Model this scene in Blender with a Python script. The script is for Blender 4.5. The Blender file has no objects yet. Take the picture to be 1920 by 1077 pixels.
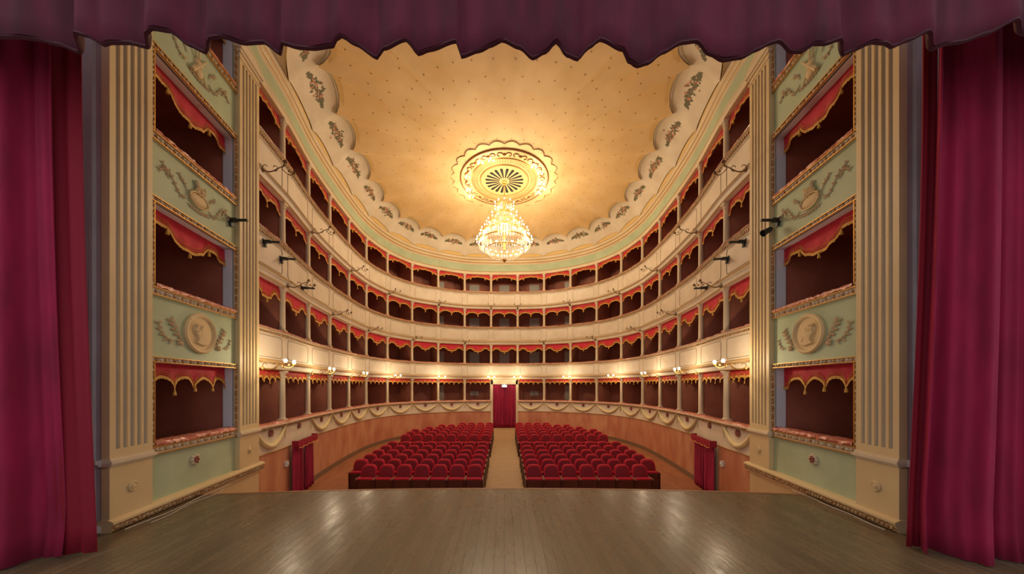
import bpy, math, random
from mathutils import Vector
random.seed(7)
SC = bpy.context.scene
COL = SC.collection
PI = math.pi

# ------------------------------------------------------------------ camera, world, exposure
FPX = 605.0                      # focal length in pixels of the 1920 wide frame
CAMZ = 1.855                     # eye height above the stage boards
cam = bpy.data.cameras.new('camera')
cam.sensor_width = 36.0
cam.lens = FPX / 1920 * 36
cam.shift_x = (960 - 945.7) / 1920
cam.shift_y = (723.5 - 538.5) / 1920
cam.clip_start = 0.05
cam.clip_end = 100
co = bpy.data.objects.new('camera', cam)
COL.objects.link(co)
co.location = (0, 0, CAMZ)
co.rotation_euler = (PI / 2, 0, 0)
SC.camera = co
SC.view_settings.view_transform = 'Standard'
SC.view_settings.look = 'None'
SC.view_settings.gamma = 1
SC.view_settings.use_curve_mapping = False
SC.view_settings.exposure = 0.2
w = bpy.data.worlds.new('world')
SC.world = w
w.use_nodes = True
w.node_tree.nodes['Background'].inputs[0].default_value = (0.68, 0.68, 0.76, 1)
w.node_tree.nodes['Background'].inputs[1].default_value = 0.85


def lamp(name, loc, power, color=(1, 0.80, 0.55), radius=0.035):
    l = bpy.data.lights.new(name, 'POINT')
    l.energy = power
    l.color = color
    l.shadow_soft_size = radius
    o = bpy.data.objects.new(name, l)
    COL.objects.link(o)
    o.location = loc
    return o


# ------------------------------------------------------------------ materials
def srgb(r, g, b):
    def f(c):
        c /= 255.0
        return c / 12.92 if c <= 0.04045 else ((c + 0.055) / 1.055) ** 2.4
    return (f(r), f(g), f(b), 1)


def mat(name, col, rough=0.6, metal=0.0, col2=None, scale=4.0, bump=0.0, bscale=30.0, stretch=(1, 1, 1),
        emit=None, estr=0.0, sheen=0.0, coat=0.0, trans=0.0, detail=4.0):
    m = bpy.data.materials.new(name)
    m.use_nodes = True
    nt = m.node_tree
    p = nt.nodes['Principled BSDF']
    p.inputs['Base Color'].default_value = col
    p.inputs['Roughness'].default_value = rough
    p.inputs['Metallic'].default_value = metal
    if sheen:
        p.inputs['Sheen Weight'].default_value = sheen
        p.inputs['Sheen Roughness'].default_value = 0.35
        p.inputs['Sheen Tint'].default_value = (min(1, col[0] * 3), col[1] * 3, min(1, col[2] * 3), 1)
    if coat:
        p.inputs['Coat Weight'].default_value = coat
        p.inputs['Coat Roughness'].default_value = 0.18
    if trans:
        p.inputs['Transmission Weight'].default_value = trans
    if emit:
        p.inputs['Emission Color'].default_value = emit
        p.inputs['Emission Strength'].default_value = estr
    tc = None
    if col2 or bump:
        tc = nt.nodes.new('ShaderNodeTexCoord')
        mp = nt.nodes.new('ShaderNodeMapping')
        mp.inputs['Scale'].default_value = stretch
        nt.links.new(tc.outputs['Object'], mp.inputs['Vector'])
    if col2:
        n = nt.nodes.new('ShaderNodeTexNoise')
        n.inputs['Scale'].default_value = scale
        n.inputs['Detail'].default_value = detail
        r = nt.nodes.new('ShaderNodeValToRGB')
        r.color_ramp.elements[0].position = 0.35
        r.color_ramp.elements[1].position = 0.65
        r.color_ramp.elements[0].color = col
        r.color_ramp.elements[1].color = col2
        nt.links.new(mp.outputs[0], n.inputs['Vector'])
        nt.links.new(n.outputs['Fac'], r.inputs['Fac'])
        nt.links.new(r.outputs[0], p.inputs['Base Color'])
    if bump:
        n2 = nt.nodes.new('ShaderNodeTexNoise')
        n2.inputs['Scale'].default_value = bscale
        n2.inputs['Detail'].default_value = 3
        b = nt.nodes.new('ShaderNodeBump')
        b.inputs['Strength'].default_value = bump
        b.inputs['Distance'].default_value = 0.02
        nt.links.new(mp.outputs[0], n2.inputs['Vector'])
        nt.links.new(n2.outputs['Fac'], b.inputs['Height'])
        nt.links.new(b.outputs[0], p.inputs['Normal'])
    return m


M = {}
M['cream'] = mat('cream_paint', srgb(222, 205, 172), 0.55, col2=srgb(212, 192, 156), scale=1.3)
M['ivory'] = mat('ivory_paint', srgb(228, 214, 190), 0.55, col2=srgb(218, 202, 176), scale=2)
M['pilaster'] = mat('pilaster_paint', srgb(222, 198, 148), 0.5, col2=srgb(212, 186, 136), scale=1.2)
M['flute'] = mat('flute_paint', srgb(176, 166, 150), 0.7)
M['white_grey'] = mat('grey_white_paint', srgb(222, 222, 226), 0.6)
M['pier'] = mat('grey_pier_paint', srgb(196, 190, 188), 0.7, col2=srgb(184, 178, 176), scale=2)
M['green'] = mat('sage_paint', srgb(184, 198, 160), 0.6, col2=srgb(172, 186, 148), scale=1.6)
M['gold'] = mat('gilding', srgb(200, 150, 70), 0.38, 0.55, bump=0.3, bscale=60)
M['gold_line'] = mat('ochre_gilt_line', srgb(186, 150, 88), 0.5, 0.15)
M['ornament'] = mat('carved_gilt_ornament', srgb(205, 178, 128), 0.4, 0.25, col2=srgb(150, 96, 50), scale=26, bump=0.8, bscale=40)
M['plaster'] = mat('ochre_plaster', srgb(216, 190, 138), 0.6, bump=0.2, bscale=50)
M['plaster_pink'] = mat('pinkish_plaster', srgb(208, 176, 132), 0.6, bump=0.2, bscale=50)
M['swag'] = mat('swag_plaster', srgb(226, 206, 154), 0.6, col2=srgb(214, 190, 134), scale=30)
M['terracotta'] = mat('terracotta_marbling', srgb(186, 114, 84), 0.5, col2=srgb(206, 148, 110), scale=2.2, stretch=(1, 1, 0.4), detail=8)
M['skirting'] = mat('brown_skirting', srgb(128, 98, 74), 0.5)
M['velvet'] = mat('crimson_velvet', srgb(164, 20, 66), 0.85, col2=srgb(136, 14, 50), scale=6, stretch=(1, 1, .2), sheen=0.2, bump=0.05, bscale=200)
M['velvet_dark'] = mat('plum_velvet', srgb(100, 18, 44), 0.85, col2=srgb(74, 12, 32), scale=5, stretch=(1, 1, .2), sheen=0.15, bump=0.05, bscale=200)
M['velvet_hem'] = mat('maroon_hem', srgb(66, 4, 20), 0.8, sheen=0.2)
M['velvet_red'] = mat('red_velvet_lining', srgb(140, 6, 34), 0.8, sheen=0.4)
M['pelmet'] = mat('red_pelmet_velvet', srgb(214, 40, 60), 0.7, col2=srgb(192, 30, 48), scale=9, sheen=0.4)
M['fringe'] = mat('gold_fringe', srgb(214, 160, 66), 0.55, 0.1, bump=0.5, bscale=90)
M['cushion'] = mat('plastic_wrapped_velvet', srgb(190, 84, 66), 0.35, col2=srgb(224, 160, 132), scale=18, coat=0.5, bump=1.0, bscale=22)
M['box_wall'] = mat('box_wall_brown', srgb(188, 118, 90), 0.75, col2=srgb(172, 104, 80), scale=2)
M['box_dark'] = mat('box_wall_dark', srgb(186, 106, 80), 0.85, col2=srgb(168, 92, 68), scale=2)
M['door_grey'] = mat('grey_box_door', srgb(196, 186, 166), 0.6)
M['seat'] = mat('seat_velvet', srgb(190, 0, 38), 0.7, sheen=0.12)
M['seat_pad'] = mat('seat_pad_velvet', srgb(128, 0, 24), 0.75, sheen=0.08)
M['seat_wood'] = mat('dark_mahogany', srgb(92, 34, 22), 0.4, col2=srgb(70, 24, 16), scale=8, stretch=(1, 1, 6))
M['arm_wood'] = mat('worn_armrest', srgb(150, 96, 76), 0.4)
M['iron'] = mat('dark_bronze', srgb(112, 88, 56), 0.45, 0.5)
M['black'] = mat('black_metal', srgb(44, 46, 44), 0.5, 0.3)
M['bulb'] = mat('lit_bulb', (1, .85, .6, 1), 0.3, emit=(1, 0.80, 0.50, 1), estr=30)
M['bulb_ch'] = mat('lit_chandelier_bulb', (1, .85, .6, 1), 0.3, emit=(1, 0.84, 0.55, 1), estr=11)
M['crystal'] = mat('crystal', (1, 0.93, 0.78, 1), 0.25, trans=0.2)
M['yellow'] = mat('ochre_canopy', srgb(230, 196, 138), 0.7, col2=srgb(222, 184, 122), scale=0.9)
M['star'] = mat('canopy_star', srgb(150, 104, 44), 0.6)
M['cove'] = mat('painted_white_drape', srgb(226, 212, 184), 0.7, col2=srgb(214, 198, 168), scale=1.5)
M['cove_line'] = mat('painted_grey_line', srgb(172, 164, 146), 0.7)
M['lace'] = mat('painted_lace', srgb(226, 190, 120), 0.7)
M['leaf'] = mat('painted_leaf', srgb(104, 100, 68), 0.7)
M['petal'] = mat('painted_petal', srgb(196, 130, 96), 0.7)
M['rose_line'] = mat('brown_gold_line', srgb(134, 84, 40), 0.55)
M['rose_pale'] = mat('pale_gold_paint', srgb(216, 180, 116), 0.6)
M['slot'] = mat('dark_slot', srgb(36, 26, 16), 0.8)
M['panel_line'] = mat('panel_gilt_line', srgb(170, 150, 118), 0.6)
M['flower'] = mat('russet_flower', srgb(150, 84, 66), 0.6, bump=0.4)
M['cable'] = mat('grey_cable', srgb(190, 176, 156), 0.6)
M['plastic'] = mat('white_plastic', srgb(214, 212, 204), 0.4)
M['exit'] = mat('lit_sign', srgb(150, 220, 190), 0.4, emit=(0.45, 0.95, 0.75, 1), estr=1.4)
M['exit_mark'] = mat('sign_mark', srgb(230, 250, 240), 0.4, emit=(1, 1, 1, 1), estr=2.2)
M['carpet'] = mat('aisle_boards', srgb(186, 156, 114), 0.5, col2=srgb(170, 138, 96), scale=3, stretch=(1, 6, 1))
M['light_beyond'] = mat('pale_light_beyond', srgb(214, 200, 160), 0.7)  # pale tone stands in for light beyond the side doorways
M['bone'] = mat('pale_plaster_scroll', srgb(206, 188, 156), 0.5)


def plank_mat(name, c1, c2, cgap, rough, width, bump=0.25, worn=True):
    m = bpy.data.materials.new(name)
    m.use_nodes = True
    nt = m.node_tree
    p = nt.nodes['Principled BSDF']
    tc = nt.nodes.new('ShaderNodeTexCoord')
    mp = nt.nodes.new('ShaderNodeMapping')
    mp.inputs['Rotation'].default_value = (0, 0, PI / 2)
    nt.links.new(tc.outputs['Object'], mp.inputs['Vector'])
    br = nt.nodes.new('ShaderNodeTexBrick')
    br.inputs['Scale'].default_value = 1
    br.inputs['Brick Width'].default_value = 4.0
    br.inputs['Row Height'].default_value = width
    br.inputs['Mortar Size'].default_value = 0.004
    br.inputs['Mortar Smooth'].default_value = 0.4
    br.inputs['Color1'].default_value = c1
    br.inputs['Color2'].default_value = c2
    br.inputs['Mortar'].default_value = cgap
    nt.links.new(mp.outputs[0], br.inputs['Vector'])
    n = nt.nodes.new('ShaderNodeTexNoise')
    n.inputs['Scale'].default_value = 2.2
    n.inputs['Detail'].default_value = 8
    n.inputs['Roughness'].default_value = 0.7
    mp2 = nt.nodes.new('ShaderNodeMapping')
    mp2.inputs['Scale'].default_value = (2.2, 0.8, 1)
    nt.links.new(tc.outputs['Object'], mp2.inputs['Vector'])
    nt.links.new(mp2.outputs[0], n.inputs['Vector'])
    mx = nt.nodes.new('ShaderNodeMix')
    mx.data_type = 'RGBA'
    mx.blend_type = 'MULTIPLY'
    mx.inputs[0].default_value = 0.55
    rp = nt.nodes.new('ShaderNodeValToRGB')
    rp.color_ramp.elements[0].position = 0.3
    rp.color_ramp.elements[0].color = (0.55, 0.55, 0.55, 1)
    rp.color_ramp.elements[1].position = 0.7
    rp.color_ramp.elements[1].color = (1.25, 1.22, 1.18, 1)
    nt.links.new(n.outputs['Fac'], rp.inputs[0])
    nt.links.new(br.outputs['Color'], mx.inputs[6])
    nt.links.new(rp.outputs[0], mx.inputs[7])
    nt.links.new(mx.outputs[2], p.inputs['Base Color'])
    mr = nt.nodes.new('ShaderNodeMapRange')
    mr.inputs['From Min'].default_value = 0.3
    mr.inputs['From Max'].default_value = 0.7
    mr.inputs['To Min'].default_value = rough + 0.10
    mr.inputs['To Max'].default_value = rough - 0.06
    nt.links.new(n.outputs['Fac'], mr.inputs['Value'])
    nt.links.new(mr.outputs[0], p.inputs['Roughness'])
    n3 = nt.nodes.new('ShaderNodeTexNoise')
    n3.inputs['Scale'].default_value = 9
    n3.inputs['Detail'].default_value = 5
    nt.links.new(mp2.outputs[0], n3.inputs['Vector'])
    ad = nt.nodes.new('ShaderNodeMath')
    ad.operation = 'MULTIPLY_ADD'
    ad.inputs[1].default_value = 0.5
    nt.links.new(n3.outputs['Fac'], ad.inputs[0])
    inv = nt.nodes.new('ShaderNodeMath')
    inv.operation = 'MULTIPLY'
    inv.inputs[1].default_value = -0.5
    nt.links.new(br.outputs['Fac'], inv.inputs[0])
    nt.links.new(inv.outputs[0], ad.inputs[2])
    b = nt.nodes.new('ShaderNodeBump')
    b.inputs['Strength'].default_value = bump
    b.inputs['Distance'].default_value = 0.012
    nt.links.new(ad.outputs[0], b.inputs['Height'])
    nt.links.new(b.outputs[0], p.inputs['Normal'])
    return m


M['stage'] = plank_mat('worn_stage_boards', srgb(120, 102, 74), srgb(108, 92, 66), srgb(78, 64, 46), 0.27, 0.11)
M['parterre'] = plank_mat('parterre_boards', srgb(172, 112, 76), srgb(160, 102, 66), srgb(110, 66, 42), 0.4, 0.08, 0.1)


# ------------------------------------------------------------------ mesh builder
class MB:
    def __init__(self):
        self.v = []
        self.f = []
        self.m = []

    def add(self, vs, fs, mi=0):
        o = len(self.v)
        self.v += [tuple(v) for v in vs]
        for f in fs:
            self.f.append([i + o for i in f])
            self.m.append(mi)
        return self

    def box(self, x0, x1, y0, y1, z0, z1, mi=0):
        v = [(x, y, z) for z in (z0, z1) for y in (y0, y1) for x in (x0, x1)]
        return self.add(v, [(0, 2, 3, 1), (4, 5, 7, 6), (0, 1, 5, 4), (2, 6, 7, 3), (0, 4, 6, 2), (1, 3, 7, 5)], mi)

    def quad(self, a, b, c, d, mi=0):
        return self.add([a, b, c, d], [(0, 1, 2, 3)], mi)

    def grid(self, rows, closed_u=False, closed_v=False, mi=0):
        nr, nc = len(rows), len(rows[0])
        vs = [p for r in rows for p in r]
        fs = []
        for i in range(nr if closed_v else nr - 1):
            for j in range(nc if closed_u else nc - 1):
                a = i * nc + j
                b = i * nc + (j + 1) % nc
                c = ((i + 1) % nr) * nc + (j + 1) % nc
                d = ((i + 1) % nr) * nc + j
                fs.append((a, b, c, d))
        return self.add(vs, fs, mi)

    def tube(self, pts, r, seg=6, mi=0, caps=True):
        pts = [Vector(p) for p in pts]
        n = len(pts)
        rows = []
        up = Vector((0, 0, 1))
        for i, p in enumerate(pts):
            t = pts[min(i + 1, n - 1)] - pts[max(i - 1, 0)]
            if t.length < 1e-9:
                t = Vector((0, 0, 1))
            t.normalize()
            a = t.cross(up)
            if a.length < 0.05:
                a = t.cross(Vector((1, 0, 0)))
            a.normalize()
            b = t.cross(a)
            rr = r[i] if isinstance(r, (list, tuple)) else r
            rows.append([p + (a * math.cos(k * 2 * PI / seg) + b * math.sin(k * 2 * PI / seg)) * rr for k in range(seg)])
        o = len(self.v)
        self.grid(rows, closed_u=True, mi=mi)
        if caps:
            self.f.append([o + k for k in range(seg)][::-1])
            self.m.append(mi)
            self.f.append([o + (n - 1) * seg + k for k in range(seg)])
            self.m.append(mi)
        return self

    def lathe(self, prof, seg=12, c=(0, 0, 0), mi=0, frame=None):
        # prof: (r, h); frame: (ax, ay, az) vectors
        ax, ay, az = frame or (Vector((1, 0, 0)), Vector((0, 1, 0)), Vector((0, 0, 1)))
        c = Vector(c)
        rows = [[c + ax * (r * math.cos(k * 2 * PI / seg)) + ay * (r * math.sin(k * 2 * PI / seg)) + az * h
                 for k in range(seg)] for r, h in prof]
        self.grid(rows, closed_u=True, mi=mi)
        return self

    def ball(self, c, r, seg=8, rings=6, mi=0, sc=(1, 1, 1)):
        rows = []
        for i in range(rings + 1):
            ph = -PI / 2 + PI * i / rings
            rows.append([(c[0] + sc[0] * r * math.cos(ph) * math.cos(k * 2 * PI / seg),
                          c[1] + sc[1] * r * math.cos(ph) * math.sin(k * 2 * PI / seg),
                          c[2] + sc[2] * r * math.sin(ph)) for k in range(seg)])
        return self.grid(rows, closed_u=True, mi=mi)

    def build(self, name, mats, parent=None, origin=None, smooth=None, solid=None):
        me = bpy.data.meshes.new(name)
        if origin is None:
            origin = ROOTLOC.get(parent.name, (0, 0, 0)) if parent else (0, 0, 0)
        ox, oy, oz = origin
        me.from_pydata([(x - ox, y - oy, z - oz) for x, y, z in self.v], [], self.f)
        if not isinstance(mats, (list, tuple)):
            mats = [mats]
        for mm in mats:
            me.materials.append(M[mm] if isinstance(mm, str) else mm)
        for p, mi in zip(me.polygons, self.m):
            p.material_index = mi
        me.validate()
        import bmesh
        bm = bmesh.new()
        bm.from_mesh(me)
        bmesh.ops.remove_doubles(bm, verts=bm.verts, dist=1e-5)
        bmesh.ops.recalc_face_normals(bm, faces=bm.faces)
        bm.to_mesh(me)
        bm.free()
        if smooth is not None:
            try:
                me.shade_smooth()
                me.set_sharp_from_angle(angle=math.radians(smooth))
            except Exception:
                pass
        o = bpy.data.objects.new(name, me)
        COL.objects.link(o)
        if parent:
            o.parent = parent
        else:
            o.location = origin
        if solid:
            md = o.modifiers.new('thickness', 'SOLIDIFY')
            md.thickness = solid
        ROOTLOC[o.name] = (ox, oy, oz)
        return o


ROOTLOC = {}


def thing(name, label, cat, loc=(0, 0, 0), group=None):
    o = bpy.data.objects.new(name, None)
    o.empty_display_size = 0.1
    COL.objects.link(o)
    o.location = loc
    ROOTLOC[o.name] = tuple(loc)
    return tag(o, label, cat, group)


def tag(o, label, cat, group=None):
    o['label'] = label
    o['category'] = cat
    if group:
        o['group'] = group
    return o


def struct(o):
    o['kind'] = 'structure'
    return o


def kids(o):
    return [c for c in bpy.data.objects if c.parent == o]


CH = {}


def dup(root, loc, rotz=0, scale=(1, 1, 1), label=None, group=None):
    # a copy of a thing with copies of its parts and sub-parts
    if root.name not in CH:
        CH[root.name] = [(c, kids(c)) for c in kids(root)]
    r = root.copy()
    COL.objects.link(r)
    r.location = loc
    r.rotation_euler = (0, 0, rotz)
    r.scale = scale
    if label:
        r['label'] = label
    if group:
        r['group'] = group
    for ch, gs in CH[root.name]:
        c = ch.copy()
        COL.objects.link(c)
        c.parent = r
        for g in gs:
            d = g.copy()
            COL.objects.link(d)
            d.parent = c
    return r


ORD = ['', 'first', 'second', 'third', 'fourth', 'fifth', 'sixth', 'seventh', 'eighth', 'ninth', 'tenth', 'eleventh', 'twelfth']
TIERW = {1: 'lowest tier', 2: 'second tier', 3: 'third tier', 4: 'top tier'}

# ------------------------------------------------------------------ plan of the horseshoe
HALF = [(-5.60, 7.10), (-5.78, 8.40), (-6.14, 10.08), (-6.36, 11.72), (-6.50, 13.45), (-6.50, 15.16), (-6.12, 16.85),
        (-5.25, 18.33), (-3.96, 19.30), (-2.46, 19.98), (-0.83, 20.17)]
RP = HALF + [(-x, y) for x, y in reversed(HALF)]
NR = len(RP)       # 22 column lines, 21 bays


def _rp(i):
    if i < 0:
        return (RP[0][0] * 1 + 0.22, RP[0][1] - 1.3)
    if i >= NR:
        return (RP[-1][0] - 0.22, RP[-1][1] - 1.3)
    return RP[i]


def ring(t, d=0.0):
    # point on the horseshoe at column index t, moved d metres into the room
    i = min(max(int(math.floor(t)), 0), NR - 2)
    f = t - i
    p0, p1, p2, p3 = [_rp(k) for k in (i - 1, i, i + 1, i + 2)]

    def cr(a, b, c, e):
        return 0.5 * ((2 * b) + (c - a) * f + (2 * a - 5 * b + 4 * c - e) * f * f + (3 * b - a - 3 * c + e) * f ** 3)

    def dcr(a, b, c, e):
        return 0.5 * ((c - a) + 2 * (2 * a - 5 * b + 4 * c - e) * f + 3 * (3 * b - a - 3 * c + e) * f * f)
    x, y = cr(p0[0], p1[0], p2[0], p3[0]), cr(p0[1], p1[1], p2[1], p3[1])
    tx, ty = dcr(p0[0], p1[0], p2[0], p3[0]), dcr(p0[1], p1[1], p2[1], p3[1])
    l = math.hypot(tx, ty)
    tx, ty = tx / l, ty / l
    nx, ny = ty, -tx          # to the right of travel = into the room
    return Vector((x + nx * d, y + ny * d, 0)), Vector((nx, ny, 0)), Vector((tx, ty, 0))


def trange(t0, t1, step=1 / 6.0):
    n = max(1, int(round((t1 - t0) / step)))
    return [t0 + (t1 - t0) * k / n for k in range(n + 1)]


def rsweep(mb, t0, t1, prof, closed=False, mi=0, step=1 / 6.0, caps=False):
    rows = []
    for t in trange(t0, t1, step):
        rows.append([tuple(ring(t, d)[0] + Vector((0, 0, z))) for d, z in prof])
    o = len(mb.v)
    mb.grid(rows, closed_u=closed, mi=mi)
    if closed or caps:
        k = len(prof)
        mb.f.append([o + q for q in range(k)])
        mb.m.append(mi)
        e = o + (len(rows) - 1) * k
        mb.f.append([e + q for q in range(k)])
        mb.m.append(mi)
    return mb


SILL = {1: 0.938, 2: 3.238, 3: 5.505, 4: 7.705}
HEAD = {1: 2.238, 2: 4.395, 3: 6.605, 4: 8.76}
DADO = 0.238
PD = 0.06        # parapet face in front of column line


def floor_z(y):
    return CAMZ - 3.1 + 0.0207 * (y - 8.7)


# proscenium side walls: u runs from the stage outwards, d is into the opening
WA = (-5.06, 4.05)
WD = (-0.1446, 0.9895)


def W(side, u, d, z):
    # side -1 left, 1 right
    x = WA[0] + WD[0] * u + WD[1] * d
    y = WA[1] + WD[1] * u - WD[0] * d
    return (x * (-side), y, z) if side == 1 else (x, y, z)


UEND = 3.10

# ------------------------------------------------------------------ floors
mb = MB()
edge = []
for k in range(25):
    x = -5.6 + 11.2 * k / 24
    edge.append((x, 5.42 + 0.40 * (1 - (abs(x) / 5.6) ** 2.2)))
top = [(-8, -4)] + [(-8, 5.35)] + edge + [(8, 5.35)] + [(8, -4)]
n = len(top)
mb.add([(x, y, 0) for x, y in top] + [(x, y, -0.10) for x, y in top],
       [tuple(range(n))] + [(k, (k + 1) % n, n + (k + 1) % n, n + k) for k in range(n)])
struct(mb.build('floor_stage', 'stage'))
mb = MB()
mb.grid([[(x, y + 0.02, 0.003) for x, y in edge], [(x, y + 0.02, -0.12) for x, y in edge]])
mb.grid([[(x, y - 0.045, 0.003) for x, y in edge], [(x, y + 0.02, 0.003) for x, y in edge]])
struct(mb.build('trim_1', mat('stage_edge_wood', srgb(150, 104, 66), 0.5)))
mb = MB()
mb.grid([[(x, y - 0.03, -0.12) for x, y in edge], [(x, y - 0.03, -1.4) for x, y in edge]])
struct(mb.build('wall_stage_front', 'cream'))
mb = MB()
mb.quad((-8, 4, floor_z(4)), (8, 4, floor_z(4)), (8, 21.0, floor_z(21)), (-8, 21.0, floor_z(21)))
struct(mb.build('floor', 'parterre'))
mb = MB()
mb.add([(-.75, 17.6, floor_z(17.6) + .004), (.75, 17.6, floor_z(17.6) + .004), (.75, 19.3, -.79), (-.75, 19.3, -.79), (-.75, 20.6, -.79), (.75, 20.6, -.79),
        (-.75, 17.6, -1.2), (.75, 17.6, -1.2), (.75, 20.6, -1.2), (-.75, 20.6, -1.2)],
       [(0, 1, 2, 3), (3, 2, 5, 4), (0, 3, 4, 9, 6), (1, 7, 8, 5, 2)])
struct(mb.build('trim_2', 'carpet'))
mb = MB()
mb.quad((-0.56, 6, floor_z(6) + .006), (0.56, 6, floor_z(6) + .006), (0.62, 17.6, floor_z(17.6) + .006), (-0.62, 17.6, floor_z(17.6) + .006))
o = mb.build('aisle_runner', 'carpet')
tag(o, 'worn tan runner down the aisle between the two seat blocks', 'runner')

# ------------------------------------------------------------------ dado wall and parapets
for nm, a, b in (('wall_left', 0.0, 10.0), ('wall_right', 11.0, 21.0)):
    mb = MB()
    rows = []
    for t in trange(a, b):
        p, nrm, _ = ring(t, PD)
        rows.append([(p.x, p.y, DADO), (p.x, p.y, floor_z(p.y) - 0.05)])
    mb.grid(rows)
    struct(mb.build(nm, 'terracotta'))
    mb = MB()
    rows = []
    for t in trange(a, b):
        r_ = []
        for d, dz in ((PD, 0.16), (PD + .02, 0.16), (PD + .025, 0.0)):
            p, nrm, _ = ring(t, d)
            r_.append((p.x, p.y, floor_z(p.y) + dz))
        rows.append(r_)
    mb.grid(rows)
    struct(mb.build('baseboard_left' if a == 0 else 'baseboard_right', 'skirting'))


def bay_word(i):
    if i == 10:
        return 'middle box facing the stage'
    k = abs(i - 10)
    return '%s box to the %s of the middle box' % (ORD[k], 'left' if i < 10 else 'right')


def parapet(tier, t0, t1, label):
    zs = SILL[tier]
    zb = HEAD[tier - 1] if tier > 1 else DADO
    c = ring((t0 + t1) / 2, 0)[0]
    th = thing('box_parapet', label, 'parapet', (c.x, c.y, zb))
    if tier > 1:
        prof = [(-.12, zs - .03), (PD, zs - .03), (PD + .07, zs - .03), (PD + .07, zs - .07), (PD + .03, zs - .085), (PD + .03, zs - .14),
                (PD, zs - .15), (PD, zb + .26), (PD + .05, zb + .24), (PD + .05, zb + .215), (PD + .13, zb + .18), (PD + .13, zb + .155),
                (PD + .07, zb + .13), (PD + .05, zb + .02), (PD + .02, zb), (-.12, zb)]
    else:
        prof = [(-.12, zs - .03), (PD, zs - .03), (PD + .10, zs - .03), (PD + .10, zs - .06), (PD + .05, zs - .085), (PD + .04, zs - .13),
                (PD + .01, zs - .14), (PD + .01, zb), (-.12, zb)]
    mb = MB()
    rsweep(mb, t0, t1, prof, closed=True)
    mb.build('parapet_wall', 'ivory', th, smooth=25)
    # padded hand rail
    mb = MB()
    rows = []
    for t in trange(t0, t1, 1 / 14.0):
        j = random.uniform(-.008, .008)
        r_ = []
        for d, z in ((-.10, -.03), (-.10, .0), (-.04, .018), (.04, .022), (PD + .06, .004), (PD + .085, -.02), (PD + .08, -.035)):
            q = ring(t, d + random.uniform(-.004, .004))[0]
            r_.append((q.x, q.y, zs + z + random.uniform(-.009, .009) + j))
        rows.append(r_)
    mb.grid(rows)
    mb.build('hand_rail_cushion', 'cushion', th, smooth=60)
    # dentils: one connected toothed band
    mb = MB()
    rows = []
    for q, t in enumerate(trange(t0 + .01, t1 - .01, 1 / 36.0)):
        for e in ((.0, .025) if q % 2 else (.025, .0)):
            r_ = []
            for d, z in ((PD + .03, zs - .138), (PD + .033 + e, zs - .135), (PD + .033 + e, zs - .09), (PD + .03, zs - .085)):
                p = ring(t, d)[0]
                r_.append((p.x, p.y, z))
            rows.append(r_)
    mb.grid(rows)
    mb.build('dentil_band', 'ornament', th)
    # gilt lines
    mb = MB()
    if tier > 1:
        rsweep(mb, t0, t1, [(PD + .13, zb + .185), (PD + .145, zb + .17), (PD + .13, zb + .15)], step=1 / 6)
        rsweep(mb, t0, t1, [(PD + .055, zb + .245), (PD + .065, zb + .23), (PD + .055, zb + .215)], step=1 / 6)
        rsweep(mb, t0, t1, [(PD + .055, zb + .03), (PD + .065, zb + .015), (PD + .03, zb - .002)], step=1 / 6)
    else:
        rsweep(mb, t0, t1, [(PD + .012, zb + .03), (PD + .03, zb + .015), (PD + .012, zb)], step=1 / 6)
    rsweep(mb, t0, t1, [(PD + .072, zs - .045), (PD + .085 + (.03 if tier == 1 else 0), zs - .055), (PD + .072, zs - .07)], step=1 / 6)
    mb.build('gilt_line', 'gold_line', th)
    i0, i1 = int(round(t0)), int(round(t1))
    for i in range(i0, i1):
        if tier > 1:
            # rectangular panel outline with notched corners
            mb = MB()
            za, zc = zb + .30, zs - .19
            pts = [(.10, zc - .06), (.13, zc), (.87, zc), (.90, zc - .06), (.90, za + .06), (.87, za), (.13, za), (.10, za + .06), (.10, zc - .06)]
            full = []
            for (u0, z0), (u1, z1) in zip(pts[:-1], pts[1:]):
                ns = 6 if abs(u1 - u0) > .4 else 1
                for k in range(ns):
                    f = k / ns
                    full.append((u0 + (u1 - u0) * f, z0 + (z1 - z0) * f))
            full.append(full[0])
            P = []
            for u, z in full:
                q = ring(i + u, PD + .004)[0]
                P.append((q.x, q.y, z))
            mb.tube(P, .009, 4, caps=False)
            mb.build('panel_moulding', 'panel_line', th)
        else:
            if i not in (1, 19):
                # hanging swag
                mb = MB()
                P, R = [], []
                for k in range(21):
                    u = .03 + .94 * k / 20
                    s = (2 * (u - .5) / .94) ** 2
                    sg = 1 - s
                    q = ring(i + u, PD + .035)[0]
                    P.append((q.x, q.y, zb + .60 - .44 * sg))
                    R.append(.024 + .045 * sg + random.uniform(-.004, .006))
                mb.tube(P, R, 7)
                mb.build('swag', 'swag', th, smooth=60)
                mb = MB()
                for uu in (.02, .98):
                    q = ring(i + uu, PD + .03)[0]
                    mb.ball((q.x, q.y, zb + .60), .045, 7, 5)
                    mb.tube([(q.x, q.y, zb + .58), (q.x, q.y, zb + .26)], [.018, .01], 5)
                mb.build('swag_ribbon', 'swag', th, smooth=60)
            mb = MB()
            q, nr, tg = ring(i + .5, PD + .02)
            c0 = q + Vector((0, 0, zb + .48))
            for k in range(6):
                a = k * PI / 3
                cc = c0 + tg * (.06 * math.cos(a)) + Vector((0, 0, .06 * math.sin(a))) + nr * .01
                mb.ball(cc, .036, 6, 4)
            mb.ball(c0 + nr * .03, .025, 6, 4)
            mb.build('flower_boss', 'flower', th, smooth=60)
    return th


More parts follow.
